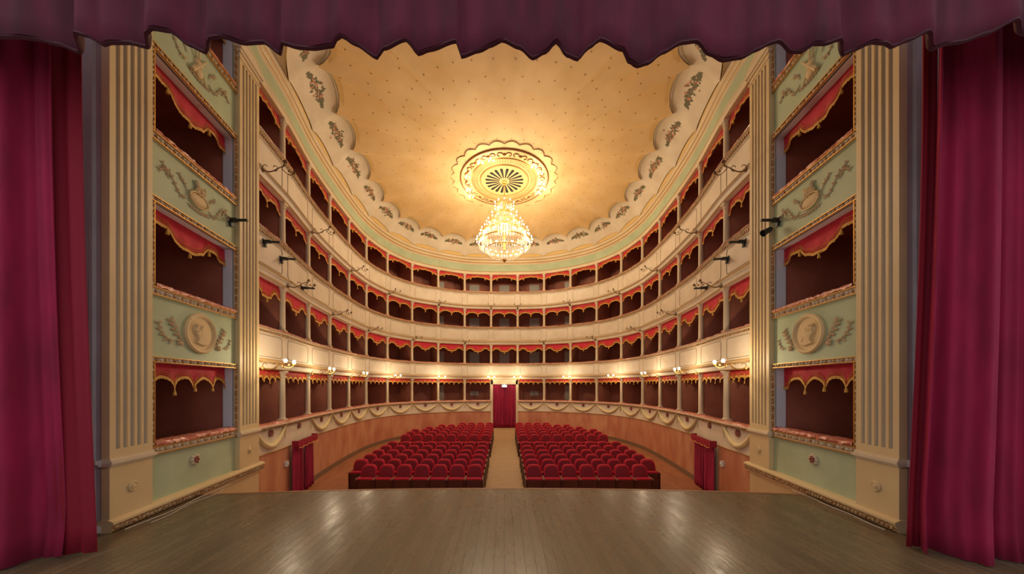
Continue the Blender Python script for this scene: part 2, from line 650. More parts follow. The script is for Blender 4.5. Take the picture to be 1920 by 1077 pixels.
parapet(1, 0, 10, 'lowest box parapet left of the centre door, with plaster swags and russet flowers')
parapet(1, 11, 21, 'lowest box parapet right of the centre door, with plaster swags and russet flowers')
parapet(2, 0, 21, 'curved ivory parapet of the second tier, directly above the lit wall lamps')
parapet(3, 0, 21, 'curved ivory panelled parapet of the third tier of boxes')
parapet(4, 0, 21, 'uppermost curved ivory panelled parapet, below the top row of boxes')

# ------------------------------------------------------------------ box interiors (structure)
for tier in (1, 2, 3, 4):
    zs, zh = SILL[tier], HEAD[tier]
    zf = zs - 0.75
    mb = MB()
    DEP = -1.45
    segs = [(0, 10), (11, 21)] if tier == 1 else [(0, 21)]
    for a, b in segs:
        rsweep(mb, a, b, [(-.12, zh + .02), (-.12, zh + .25), (DEP, zh + .25), (DEP, zf), (-.12, zf), (-.12, zs)], step=.25)
        for k in range(a, b + 1):
            for off in (-.03, .03):
                p, nr, tg = ring(k, 0)
                pts = []
                for d, z in ((-.09, zf), (-.09, zh + .24), (DEP, zh + .24), (DEP, zf)):
                    q = p + nr * d + tg * off
                    pts.append((q.x, q.y, z))
                mb.quad(*pts)
            p, nr, tg = ring(k, -.085)
            a1, b1 = p + tg * .03, p - tg * .03
            mb.quad((a1.x, a1.y, zf), (b1.x, b1.y, zf), (b1.x, b1.y, zh + .24), (a1.x, a1.y, zh + .24))
    struct(mb.build('wall_boxes', 'box_wall'))
ndoor = 0
for tier in (1, 2, 3, 4):
    zs = SILL[tier]
    for i in (8, 9, 10, 11, 12):
        if tier == 1 and i == 10:
            continue
        p, nr, tg = ring(i + .5, -1.40)
        p = p + tg * (.22 * (i - 10))
        if tier == 1:
            hw, z0, z1 = .28, zs + .25, zs + .55
        else:
            hw, z0, z1 = .33, zs - .75, zs + .84
        if tier == 1 and i in (8, 12):
            hw, z0, z1 = .33, zs - .75, zs + .95
        mb = MB()
        a, b = p - tg * hw, p + tg * hw
        a2, b2 = a + nr * .04, b + nr * .04
        vs = [(q.x, q.y, z) for z in (z0, z1) for q in (a, b, b2, a2)]
        mb.add(vs, [(0, 1, 2, 3), (4, 5, 6, 7), (0, 1, 5, 4), (1, 2, 6, 5), (2, 3, 7, 6), (3, 0, 4, 7)])
        ndoor += 1
        if tier == 1 and i in (9, 11):
            struct(mb.build('window_%d' % ndoor, 'door_grey'))
        else:
            struct(mb.build('door_%d' % ndoor, 'door_grey'))

# ------------------------------------------------------------------ columns
def make_column(tier):
    h = HEAD[tier] - SILL[tier] - .02
    t = thing('column', '', 'column', (0, 0, 0), 'columns between the boxes of the %s' % TIERW[tier])
    mb = MB()
    r = .072
    mb.lathe([(r * 1.02, .05), (r, .1), (r * .9, h - .22), (r * .9, h - .16)], 14)
    mb.build('shaft', 'cream', t, smooth=40)
    mb = MB()
    mb.box(-.09, .09, -.09, .09, .0, .03)
    mb.lathe([(.088, .03), (.09, .045), (.075, .06), (.072, .06)], 14)
    mb.build('base', 'cream', t, smooth=40)
    mb = MB()
    mb.lathe([(.066, h - .17), (.08, h - .16), (.08, h - .145), (.068, h - .135), (.072, h - .10), (.092, h - .05), (.095, h - .04)], 14)
    mb.box(-.10, .10, -.10, .10, h - .04, h)
    for k in range(8):
        a = k * PI / 4
        mb.ball((.078 * math.cos(a), .078 * math.sin(a), h - .075), .022, 5, 4)
    mb.build('capital', 'cream', t, smooth=40)
    return t


for tier in (1, 2, 3, 4):
    base = make_column(tier)
    first = True
    for i in range(1, 21):
        side = 'left' if i <= 10 else 'right'
        k = (11 - i) if i <= 10 else (i - 10)
        lb = 'cream column in the %s, %s column to the %s of the centre line' % (TIERW[tier], ORD[k], side)
        p, nr, tg = ring(i, 0)
        loc = (p.x, p.y, SILL[tier] + .02)
        rz = math.atan2(tg.y, tg.x)
        if first:
            CH[base.name] = [(c, kids(c)) for c in kids(base)]
            base.location = loc
            base.rotation_euler = (0, 0, rz)
            base['label'] = lb
            first = False
        else:
            dup(base, loc, rz, label=lb)

# ------------------------------------------------------------------ pelmets
PROF = {
    'five': ([(0, .30), (.05, .22), (.10, .19), (.15, .22), (.20, .30), (.25, .21), (.30, .18), (.35, .21), (.40, .30), (.45, .20), (.5, .18), (.55, .20), (.60, .30), (.65, .21), (.70, .18),
              (.75, .21), (.80, .30), (.85, .22), (.90, .19), (.95, .22), (1, .30)], [.2, .4, .6, .8]),
    'mid': ([(0, .36), (.06, .33), (.12, .24), (.22, .23), (.30, .32), (.36, .40), (.50, .43), (.64, .40), (.70, .32), (.78, .23), (.88, .24), (.94, .33), (1, .36)], [.5]),
    'two': ([(0, .38), (.06, .32), (.12, .21), (.25, .17), (.38, .22), (.44, .31), (.5, .34), (.56, .31), (.62, .22), (.75, .17), (.88, .21), (.94, .32), (1, .38)], [.5]),
    'arch': ([(0, .36), (.06, .30), (.14, .25), (.20, .25), (.28, .17), (.38, .17), (.5, .13), (.62, .17), (.72, .17), (.80, .25), (.86, .25), (.94, .30), (1, .36)], [.2, .8]),
    'pros_one': ([(0, .66), (.08, .66), (.13, .40), (.20, .30), (.27, .42), (.31, .60), (.36, .60), (.40, .40), (.46, .28), (.52, .40), (.56, .60), (.61, .60), (.65, .40),
                  (.70, .30), (.75, .40), (.79, .60), (.83, .60), (.86, .42), (.90, .34), (.94, .46), (1, .66)], [.325, .565, .80]),
    'pros_up': ([(0, .40), (.08, .38), (.14, .24), (.24, .24), (.34, .44), (.44, .52), (.56, .52), (.66, .44), (.76, .24), (.86, .24), (.92, .38), (1, .40)], [.25, .5, .75]),
}


ARCHES = {
    'five': (.30, .13, [(.1, .095), (.3, .095), (.5, .095), (.7, .095), (.9, .095)]),
    'two': (.36, .17, [(.27, .22), (.73, .22)]),
    'pros_one': (.62, .30, [(.20, .125), (.445, .115), (.685, .115), (.895, .088)]),
}


def smooth_profile(pts, n):
    out = []
    for st, (valley, rise, arcs) in ARCHES.items():
        if pts is PROF[st][0]:
            for k in range(n + 1):
                u = k / n
                z = valley
                for c_, r_ in arcs:
                    if abs(u - c_) < r_:
                        z = valley - rise * (1 - ((u - c_) / r_) ** 2) ** .6
                out.append((u, z))
            return out
    for k in range(n + 1):
        u = k / n
        for (a, za), (b, zb) in zip(pts[:-1], pts[1:]):
            if a <= u <= b + 1e-9:
                f = (u - a) / (b - a)
                f = f * f * (3 - 2 * f)
                out.append((u, za + (zb - za) * f))
                break
    return out


def make_pelmet(style, label, group, wdt=1.0, n=48, hs=1.0, loops=2):
    # unit wide along x, hangs down from z=0, face towards -y
    prof, tas = PROF[style]
    t = thing('box_pelmet', label, 'pelmet', (0, 0, 0), group)
    pr = smooth_profile(prof, n)
    rows = []
    for q in range(5):
        rows.append([(u * wdt, .012 * math.sin(u * 37) * q / 4, -z * hs * q / 4) for u, z in pr])
    mb = MB()
    mb.grid(rows)
    mb.build('pelmet_cloth', 'pelmet', t, smooth=60, solid=.006)
    mb = MB()
    th = .035 * (hs ** .5)
    a = [(u * wdt, -.014 + .012 * math.sin(u * 37), -z * hs + .018) for u, z in pr]
    b = [(u * wdt, -.016 + .012 * math.sin(u * 37), -z * hs - th - (.012 if k % 2 else 0)) for k, (u, z) in enumerate(pr)]
    mb.grid([a, b])
    mb.build('gold_fringe', 'fringe', t, solid=.004)
    mb = MB()
    for o_ in range(loops):
        dz = .055 + .045 * o_
        mb.tube([(u * wdt, -.015 + .012 * math.sin(u * 37), min(-z * hs + dz * (hs ** .5), -.01)) for u, z in pr], .005 * (hs ** .5), 4, caps=False)
    mb.build('gold_braid', 'fringe', t)
    for u0 in tas:
        z0 = [z for u, z in pr if u >= u0 - 1e-6][0] * hs
        mb = MB()
        q_ = .62 if style == 'five' else 1
        mb.lathe([(r1 * q_, z1 * q_) for r1, z1 in ((.004, 0), (.014, -.02), (.010, -.035), (.02, -.06), (.026, -.11), (0.001, -.112))], 7, (u0 * wdt, -.02, -z0 - .01))
        mb.build('tassel', 'fringe', t, smooth=60)
    return t


for tier, style in ((1, 'five'), (2, 'mid'), (3, 'two'), (4, 'arch')):
    base = make_pelmet(style, '', 'pelmets in the boxes of the %s' % TIERW[tier], hs=(.85 if tier in (1, 4) else .95))
    # all pelmets are modelled one metre wide and stretched to their box
    first = True
    for i in range(0, 21):
        if tier == 1 and i == 10:
            continue
        p0, n0, t0 = ring(i, -.03)
        p1, n1, t1 = ring(i + 1, -.03)
        d = p1 - p0
        L = d.length - .14
        dn = d.normalized()
        s = p0 + dn * .07
        lb = 'red pelmet with gold fringe, %s, %s' % (TIERW[tier], bay_word(i))
        rz = math.atan2(dn.y, dn.x)
        loc = (s.x, s.y, HEAD[tier] + .0)
        if first:
            CH[base.name] = [(c, kids(c)) for c in kids(base)]
            base.location = loc
            base.rotation_euler = (0, 0, rz)
            base.scale = (L, 1, 1)
            base['label'] = lb
            first = False
        else:
            dup(base, loc, rz, (L, 1, 1), lb)

# ------------------------------------------------------------------ centre door
p0, p1 = ring(10, PD)[0], ring(11, PD)[0]
struct_mb = MB()
yd = p0.y + .03
struct_mb.box(p0.x - .02, p0.x + .11, yd - .06, yd + .3, -.84, 2.24)
struct_mb.box(p1.x - .11, p1.x + .02, yd - .06, yd + .3, -.84, 2.24)
struct_mb.box(p0.x, p1.x, yd - .06, yd + .3, 1.93, 2.30)
o = struct_mb.build('door_frame_1', 'cream')
struct(o)
mb = MB()
mb.box(-1.2, 1.2, yd + 1.2, yd + 1.25, -1.0, 2.2)
struct(mb.build('wall_back', 'box_wall'))


def drape(mb, P0, P1, ztop, zbot, folds, amp, n=80, seed=1, gather=0.0, rows=10, mi=0, flare=0.0):
    rnd = random.Random(seed)
    ph = [rnd.uniform(0, 6.28) for _ in range(4)]
    fr = [folds, folds * 1.7 + .3, folds * .45, folds * 2.9]
    am = [1, .45, .5, .16]
    P0, P1 = Vector(P0), Vector(P1)
    d = P1 - P0
    dn = d.normalized()
    nr = Vector((dn.y, -dn.x, 0))
    out = []
    for j in range(rows + 1):
        f = j / rows
        z = ztop + (zbot - ztop) * f
        r_ = []
        for k in range(n + 1):
            u = k / n
            uw = u + flare * (f ** 2) * math.sin(2 * PI * u * 2 + ph[1]) * .02
            w_ = 0
            for q in range(4):
                w_ += am[q] * math.sin(2 * PI * fr[q] * u + ph[q] + .35 * f * (q - 1))
            env = .55 + .45 * f
            pos = P0 + d * uw + nr * (w_ * amp * env)
            r_.append((pos.x, pos.y, z))
        out.append(r_)
    mb.grid(out, mi=mi)
    return out


t = thing('door_curtain', 'deep crimson curtain closing the centre doorway at the end of the aisle', 'curtain', (0, yd, -.79))
mb = MB()
drape(mb, (p0.x + .11, yd, 0), (0, yd, 0), 1.93, -.785, 5, .03, seed=3)
mb.build('curtain_leaf', 'velvet', t, smooth=80, solid=.008)
mb = MB()
drape(mb, (0, yd, 0), (p1.x - .11, yd, 0), 1.93, -.785, 5, .03, seed=5)
mb.build('curtain_leaf', 'velvet', t, smooth=80, solid=.008)
t = thing('exit_sign', 'small green glowing exit sign over the centre doorway curtain', 'sign', (0, yd - .14, 1.82))
mb = MB()
mb.box(-.15, .15, yd - .16, yd - .10, 1.76, 1.90)
mb.box(-.02, .02, yd - .10, yd - .05, 1.90, 1.94)
mb.build('sign_case', 'exit', t)
mb = MB()
mb.box(-.03, .0, yd - .164, yd - .16, 1.79, 1.86)
mb.box(-.10, -.05, yd - .164, yd - .16, 1.815, 1.835)
mb.add([(-.10, yd - .164, 1.80), (-.13, yd - .164, 1.825), (-.10, yd - .164, 1.85)], [(0, 1, 2)])
mb.box(.05, .11, yd - .164, yd - .16, 1.78, 1.88)
mb.build('sign_pictogram', 'exit_mark', t)

# ------------------------------------------------------------------ entablature above the top tier
EPTS = None


def epath():
    pts = []
    for side in (-1,):
        for u in (0.0, 1.0, 2.0, 2.9):
            x, y, _ = W(-1, u, 0, 0)
            pts.append((Vector((x, y, 0)), Vector((WD[1], -WD[0], 0))))
    for t in trange(.25, 20.75, 1 / 6):
        p, nr, tg = ring(t, 0)
        pts.append((p, nr))
    for u in (2.9, 2.0, 1.0, 0.0):
        x, y, _ = W(1, u, 0, 0)
        pts.append((Vector((x, y, 0)), Vector((-WD[1], -WD[0], 0))))
    return pts


EP = epath()


def esweep(mb, prof, mi=0):
    mb.grid([[tuple(p + nr * d + Vector((0, 0, z))) for d, z in prof] for p, nr in EP], mi=mi)


Z0 = HEAD[4]
mb = MB()
esweep(mb, [(-.15, Z0), (PD, Z0), (PD + .02, Z0 + .02), (PD + .02, Z0 + .15), (PD + .04, Z0 + .17), (PD + .04, Z0 + .20), (PD, Z0 + .22)], 0)
esweep(mb, [(PD, Z0 + .22), (PD, Z0 + .62)], 1)
esweep(mb, [(PD, Z0 + .62), (PD + .02, Z0 + .64), (PD + .02, Z0 + .70)], 0)
esweep(mb, [(PD + .02, Z0 + .70), (PD + .035, Z0 + .72), (PD + .035, Z0 + .76)], 2)
esweep(mb, [(PD + .035, Z0 + .76), (PD + .05, Z0 + .79), (PD + .05, Z0 + .86)], 0)
esweep(mb, [(PD + .05, Z0 + .86), (PD + .065, Z0 + .88), (PD + .065, Z0 + .92)], 2)
esweep(mb, [(PD + .065, Z0 + .92), (PD + .08, Z0 + .95), (PD + .08, Z0 + 1.05), (-.25, Z0 + 1.06)], 0)
esweep(mb, [(PD + .02, Z0 + .022), (PD + .03, Z0 + .01), (PD + .01, Z0 - .002)], 2)
esweep(mb, [(PD + .042, Z0 + .17), (PD + .052, Z0 + .185), (PD + .042, Z0 + .20)], 2)
struct(mb.build('trim_3', ['cream', 'green', 'gold_line'], smooth=25))

# ------------------------------------------------------------------ ceiling
CT = [(-0.95, 5.35), (-2.7, 5.60), (-4.25, 6.35), (-5.10, 7.35)]
CEN = Vector((0, 14.4, 0))
CR = []        # outer edge corner points of the scallops
for i in range(1, 21):
    CR.append(tuple(ring(i, .0)[0].xy))
CL = [CT[3], CT[2], CT[1], CT[0]]
CR_ALL = [(x, y) for x, y in CT] + CR + [(-x, y) for x, y in reversed(CT)]
NC = len(CR_ALL)


def cpt(t):
    i = int(math.floor(t))
    f = t - i
    P = [CR_ALL[(i + k) % NC] for k in (-1, 0, 1, 2)]

    def cr(a, b, c, e):
        return 0.5 * ((2 * b) + (c - a) * f + (2 * a - 5 * b + 4 * c - e) * f * f + (3 * b - a - 3 * c + e) * f ** 3)

    def dcr(a, b, c, e):
        return 0.5 * ((c - a) + 2 * (2 * a - 5 * b + 4 * c - e) * f + 3 * (3 * b - a - 3 * c + e) * f * f)
    x, y = cr(*[p[0] for p in P]), cr(*[p[1] for p in P])
    tx, ty = dcr(*[p[0] for p in P]), dcr(*[p[1] for p in P])
    l = math.hypot(tx, ty) or 1
    return Vector((x, y, 0)), Vector((ty / l, -tx / l, 0)), Vector((tx / l, ty / l, 0))


ZC0, ZC1, ZAP = 9.83, 10.50, 11.05


def cove_pt(i, f, v, lift=0.0):
    p, nr, tg = cpt(i + f)
    s = math.sin(PI * f) ** .62 if 0 < f < 1 else 0
    d0 = .15
    d1 = .82 + .30 * s
    zo = ZC0 + .20 * s
    zi = ZC1 + .14 * s
    d = d0 + (d1 - d0) * v
    z = zo + (zi - zo) * (math.sin(min(v, 1.2) * PI / 2) ** 1.1) + .07 * s * math.sin(PI * min(v, 1))
    q = p + nr * d
    return Vector((q.x, q.y, z - lift))


mb = MB()
for i in range(NC):
    rows = []
    for j in range(9):
        rows.append([tuple(cove_pt(i, k / 12, j / 8)) for k in range(13)])
    mb.grid(rows, mi=0)
    # grey line parallel to the inner edge and lace beyond
    mb.grid([[tuple(cove_pt(i, k / 12, v, .006)) for k in range(13)] for v in (.90, .925)], mi=1)
    mb.grid([[tuple(cove_pt(i, k / 12, v, .006)) for k in range(13)] for v in (.97, 1.0)], mi=1)
    lace = [[], []]
    for k in range(37):
        f = k / 36
        lace[0].append(tuple(cove_pt(i, f, 1.0, .008)))
        q = cove_pt(i, f, 1.0 + (.16 if k % 2 else .09), 0)
        q.z = cove_pt(i, f, 1.0).z - .004
        lace[1].append(tuple(q))
    mb.grid(lace, mi=2)
ceil_cove = mb.build('ceiling_cove', ['cove', 'cove_line', 'lace'], smooth=50)
# band behind the scallops
mb = MB()
rows = []
for k in range(NC * 6 + 1):
    p, nr, tg = cpt(k / 6)
    rows.append([tuple(p + nr * d + Vector((0, 0, z))) for d, z in ((.14, Z0 + 1.06), (.12, Z0 + 1.07), (.12, Z0 + 1.6), (.3, Z0 + 1.9))])
mb.grid(rows)
cove_band = mb.build('cove_band', 'lace')
# flowers painted on each scallop
mb = MB()
for i in range(NC):
    for k in range(120):
        f = random.uniform(.17, .83)
        v = .44 + random.gauss(0, .055) * (1.35 - 3.2 * abs(f - .5))
        c = cove_pt(i, f, v, .01)
        c1 = cove_pt(i, f + .02, v, .01)
        c2 = cove_pt(i, f, v + .04, .01)
        a = (c1 - c).normalized()
        b = (c2 - c).normalized()
        ang = random.uniform(0, PI)
        ax = a * math.cos(ang) + b * math.sin(ang)
        ay = b * math.cos(ang) - a * math.sin(ang)
        l, w_ = random.uniform(.05, .085), random.uniform(.02, .035)
        mi = 1 if random.random() < .35 and abs(f - .5) < .22 else 0
        if mi:
            l = w_ = random.uniform(.03, .05)
        mb.add([c - ax * l, c - ay * w_, c + ax * l, c + ay * w_], [(0, 1, 2, 3)], mi)
painted = mb.build('painted_flowers', ['leaf', 'petal'])

# ochre canopy
mb = MB()
NV = 16


def canopy(i, f, v):
    e = cove_pt(i, f, 1.0)
    c = CEN
    x = e.x + (c.x - e.x) * v
    y = e.y + (c.y - e.y) * v
    rr = 1 - v
    crease = (abs(math.cos(PI * f)) ** 6) * .06 * max(0, 1 - v * 3.0)
    z = ZAP - (ZAP - e.z) * rr ** 2.2 - crease
    return (x, y, z)


rows = []
for j in range(NV + 1):
    r_ = []
    for i in range(NC):
        for k in range(8):
            r_.append(canopy(i, k / 8, min(j / NV, .999)))
    rows.append(r_)
mb.grid(rows, closed_u=True, mi=0)
# painted stars in rows
for ring_i, v in enumerate((.07, .15, .23, .31, .39, .47, .55, .63, .70)):
    cnt = NC * (2 if v < .45 else 1)
    for k in range(cnt):
        tt = (k + (.5 if ring_i % 2 else 0.02) * 1.0) * NC / cnt
        i, f = int(tt) % NC, tt - int(tt)
        x, y, z = canopy(i, f, v)
        r_ = .032
        pts = []
        for q in range(8):
            a = q * PI / 4
            rr = r_ if q % 2 == 0 else r_ * .45
            pts.append((x + rr * math.cos(a), y + rr * math.sin(a), z - .012))
        mb.add(pts, [tuple(range(8))], 1)
# soffit between the oval and the walls
outl = []
for t_ in range(NC * 4):
    p, nr, tg = cpt(t_ / 4)
    outl.append((p + nr * .13, p - nr * 2.5))
rows = [[(a.x, a.y, Z0 + 1.08) for a, b in outl], [(b.x, b.y, Z0 + 1.08) for a, b in outl]]
mb.grid(rows, closed_u=True, mi=2)
ceil = struct(mb.build('ceiling', ['yellow', 'star', 'cream'], smooth=50))
for c in (ceil_cove, cove_band, painted):
    c.parent = ceil
# roof over everything, keeps daylight out
mb = MB()
mb.box(-9, 9, 3.6, 23, 11.2, 11.3)
mb.box(-9, -8.95, 3.9, 23, -1.6, 11.3)
mb.box(8.95, 9, 3.9, 23, -1.6, 11.3)
mb.box(-9, 9, 22.9, 23, -1.6, 11.3)
struct(mb.build('wall_outer', 'box_dark'))

# ------------------------------------------------------------------ ceiling rose
ZR = 11.00
t = thing('ceiling_rose', 'round gilded ceiling rose with radial dark slots above the chandelier', 'ceiling rose', (0, CEN.y, ZR))


def cyc(r, a, z):
    return (CEN.x + r * math.cos(a), CEN.y + r * math.sin(a), z)


mb = MB()
P = []
ns = 24
for k in range(ns * 8):
    a = 2 * PI * k / (ns * 8)
    r = 2.22 + .15 * abs(math.sin(ns * a / 2))
    P.append(cyc(r, a, ZR - .01))
P.append(P[0])
mb.tube(P, .018, 5, caps=False)
mb.build('scalloped_outline', 'rose_line', t)
mb = MB()
rows = []
for r, z in ((1.97, ZR + .02), (1.96, ZR - .02), (1.93, ZR - .035), (1.90, ZR - .02), (1.89, ZR + .02)):
    rows.append([cyc(r, 2 * PI * k / 96, z) for k in range(96)])
mb.grid(rows, closed_u=True)
mb.build('outer_moulding', 'rose_line', t, smooth=60)
mb = MB()
rows = [[cyc(r, 2 * PI * k / 96, ZR - .005) for k in range(96)] for r in (1.91, 1.10)]
mb.grid(rows, closed_u=True)
mb.build('rose_ground', 'rose_pale', t)
mb = MB()
for k in range(16):
    a0 = 2 * PI * k / 16
    for q in (-1, 1):
        P = []
        for s in range(18):
            f = s / 17
            ang = f * 4.6
            rr = .17 * (1 - .75 * f)
            P.append(cyc(1.66 + rr * math.sin(ang) - .02, a0 + q * (.03 + (.17 - rr * math.cos(ang)) / 1.66 * .9), ZR - .02))
        mb.tube(P, .02, 4)
    x, y, z = cyc(1.68, a0, ZR - .03)
    mb.ball((x, y, z), .05, 6, 4)
mb.build('scroll_ornament', 'rose_line', t)
mb = MB()
for k in range(72):
    a0 = 2 * PI * k / 72
    mb.tube([cyc(1.18, a0, ZR - .015), cyc(1.42, a0 + .06, ZR - .015)], .007, 4)
    mb.tube([cyc(1.18, a0 + .06, ZR - .015), cyc(1.42, a0, ZR - .015)], .007, 4)
mb.build('lattice_band', 'gold_line', t)
mb = MB()
for R in (1.06, 1.45):
    rows = []
    for r, z in ((R + .03, ZR), (R + .02, ZR - .05), (R - .02, ZR - .05), (R - .03, ZR)):
        rows.append([cyc(r, 2 * PI * k / 72, z) for k in range(72)])
    mb.grid(rows, closed_u=True)
mb.build('inner_moulding', 'gold_line', t)
mb = MB()
rows = [[cyc(r, 2 * PI * k / 72, z) for k in range(72)] for r, z in ((1.04, ZR - .02), (.12, ZR - .02), (.10, ZR - .09), (.001, ZR - .1))]
mb.grid(rows, closed_u=True)
mb.build('hub_disc', 'rose_pale', t)
mb = MB()
for k in range(20):
    a = 2 * PI * (k + .5) / 20
    ca, sa = math.cos(a), math.sin(a)
    pts = []
    for r, w_ in ((.22, .018), (.5, .042), (.78, .066), (.85, .045)):
        pts.append((r, w_))
    L_ = [(CEN.x + r * ca - w_ * sa, CEN.y + r * sa + w_ * ca, ZR - .03) for r, w_ in pts]
    R_ = [(CEN.x + r * ca + w_ * sa, CEN.y + r * sa - w_ * ca, ZR - .03) for r, w_ in pts]
    mb.grid([L_, R_])
mb.build('radial_slots', 'slot', t)

# lamps around the rose
LROSE = [(-.53, -1.49), (-.98, -1.36), (-1.60, -.45), (-1.66, .45), (-1.60, .98), (1.22, -1.12), (1.52, -.72), (1.66, .0), (1.74, .38), (1.60, .72)]
for k, (dx, dy) in enumerate(LROSE):
    side = 'left' if dx < 0 else 'right'
    lb = 'small lit gilt lamp under the ceiling rose, %s from the stage on its %s' % (
        ORD[k % 5 + 1], side)
    x, y = CEN.x + dx, CEN.y + dy
    t = thing('ceiling_lamp', lb, 'ceiling lamp', (x, y, ZR - .02), 'lamps around the ceiling rose')
    mb = MB()
    mb.lathe([(.07, 0), (.08, -.02), (.03, -.05), (.02, -.12), (.04, -.14), (.001, -.15)], 10, (x, y, ZR - .02))
    for q in (-1, 0, 1):
        a = q * 2.1 + .4
        P = [(x, y, ZR - .13), (x + .05 * math.cos(a), y + .05 * math.sin(a), ZR - .17), (x + .10 * math.cos(a), y + .10 * math.sin(a), ZR - .14)]
        mb.tube(P, .008, 5)
    mb.build('lamp_mount', 'gold', t, smooth=50)
    for q in (-1, 0, 1):
        a = q * 2.1 + .4
        mb = MB()
        mb.ball((x + .10 * math.cos(a), y + .10 * math.sin(a), ZR - .115), .030, 8, 6, sc=(1, 1, 1.25))
        mb.build('bulb', 'bulb', t, smooth=60)
    lamp('lamp_light', (x, y, ZR - .32), 6.5, radius=.03)

# ------------------------------------------------------------------ chandelier
CX, CY = CEN.x, CEN.y
t = thing('chandelier', 'large crystal chandelier with lit candle bulbs hanging in the middle of the hall', 'chandelier', (CX, CY, 7.42))
mb = MB()
mb.tube([(CX, CY, ZR - .1), (CX, CY, 8.0)], .018, 6)
for k in range(8):
    mb.ball((CX, CY, 10.0 + k * .10), .028, 6, 4)
mb.build('suspension_rod', 'gold', t)
mb = MB()
mb.lathe([(.001, 10.80), (.07, 10.82), (.05, 10.86), (.12, 10.90), (.001, 10.905)], 12, (CX, CY, 0))
mb.lathe([(.001, 10.02), (.10, 10.00), (.06, 9.94), (.05, 8.9), (.10, 8.8), (.05, 8.7), (.05, 7.9), (.001, 7.88)], 12, (CX, CY, 0))
mb.build('stem', 'gold', t, smooth=50)
RINGS = [(9.86, .33, 10), (9.42, .46, 12), (9.02, .70, 18), (8.62, .96, 24), (8.22, 1.14, 28)]
prev = None
nb = 0
for z, r, cnt in RINGS:
    mb = MB()
    rows = []
    for dr, dz in ((.02, 0), (0, .03), (-.02, 0), (0, -.03)):
        rows.append([(CX + (r + dr) * math.cos(2 * PI * k / 48), CY + (r + dr) * math.sin(2 * PI * k / 48), z + dz) for k in range(48)])
    mb.grid(rows, closed_u=True, closed_v=True)
    for k in range(cnt):
        a = 2 * PI * (k + .5) / cnt
        mb.tube([(CX + r * math.cos(a), CY + r * math.sin(a), z), (CX + (r + .06) * math.cos(a), CY + (r + .06) * math.sin(a), z - .03),
                 (CX + (r + .10) * math.cos(a), CY + (r + .10) * math.sin(a), z + .02), (CX + (r + .10) * math.cos(a), CY + (r + .10) * math.sin(a), z + .07)], .009, 4)
    hoop = mb.build('hoop', 'gold', t)
    for k in range(cnt):
        a = 2 * PI * (k + .5) / cnt
        mb = MB()
        mb.ball((CX + (r + .10) * math.cos(a), CY + (r + .10) * math.sin(a), z + .115), .023, 6, 5, sc=(1, 1, 1.7))
        mb.build('candle_bulb', 'bulb_ch', hoop, smooth=60, origin=(CX, CY, 7.42))
        nb += 1
    # hanging drops under the hoop
    mb = MB()
    for k in range(cnt * 2):
        a = 2 * PI * k / (cnt * 2)
        for q in range(3):
            zz = z - .05 - q * .045
            c = (CX + r * math.cos(a), CY + r * math.sin(a), zz)
            mb.ball(c, .016 if q < 2 else .022, 4, 2, sc=(1, 1, 1.4))
    mb.build('crystal_drops', 'crystal', hoop, origin=(CX, CY, 7.42))
# festoons of beads: tent from the crown and the lower basket


def strands(prof, cnt, name, rb=.012, step=.05):
    mb = MB()
    for k in range(cnt):
        a = 2 * PI * k / cnt
        ca, sa = math.cos(a), math.sin(a)
        for (r0, z0), (r1, z1) in zip(prof[:-1], prof[1:]):
            L_ = math.hypot(r1 - r0, z1 - z0)
            m_ = max(1, int(L_ / step))
            for q in range(m_):
                f = q / m_
                r = r0 + (r1 - r0) * f
                z = z0 + (z1 - z0) * f
                mb.ball((CX + r * ca, CY + r * sa, z), rb, 4, 2)
    return mb.build(name, 'crystal', t)


strands([(.33, 9.84), (.30, 9.65), (.46, 9.42)], 36, 'bead_strands')
strands([(.46, 9.40), (.44, 9.22), (.70, 9.02)], 48, 'bead_strands')
strands([(.68, 9.00), (.72, 8.84), (.94, 8.62)], 64, 'bead_strands')
strands([(.90, 8.60), (.93, 8.45), (1.10, 8.24)], 72, 'bead_strands')
strands([(1.00, 8.24), (.98, 8.08), (.86, 7.86), (.62, 7.66), (.30, 7.52), (.08, 7.46)], 72, 'bead_basket', .013, .045)
mb = MB()
rows = []
for dr, dz in ((.02, 0), (0, .025), (-.02, 0), (0, -.025)):
    rows.append([(CX + (.88 + dr) * math.cos(2 * PI * k / 48), CY + (.88 + dr) * math.sin(2 * PI * k / 48), 7.88 + dz) for k in range(48)])
mb.grid(rows, closed_u=True, closed_v=True)
lower = mb.build('basket_hoop', 'gold', t)
nlow = 16
for k in range(nlow):
    a = 2 * PI * k / nlow
    mb = MB()
    mb.ball((CX + .80 * math.cos(a), CY + .80 * math.sin(a), 7.97), .03, 6, 5, sc=(1, 1, 1.3))
    mb.build('candle_bulb', 'bulb_ch', lower, smooth=60, origin=(CX, CY, 7.42))
mb = MB()
mb.lathe([(.09, 7.50), (.10, 7.46), (.05, 7.42), (.06, 7.39), (.02, 7.36), (.001, 7.34)], 12, (CX, CY, 0))
mb.build('finial', 'gold', t, smooth=50)
for k in range(6):
    a = 2 * PI * (k + .5) / 6
    lamp('chandelier_light', (CX + 1.30 * math.cos(a), CY + 1.30 * math.sin(a), 8.30), 112, (1, .83, .60), .03)
for k in range(3):
    a = 2 * PI * k / 3
    lamp('chandelier_light', (CX + .62 * math.cos(a), CY + .62 * math.sin(a), 9.70), 20, (1, .83, .60), .03)

# ------------------------------------------------------------------ wall brackets, lit and unlit


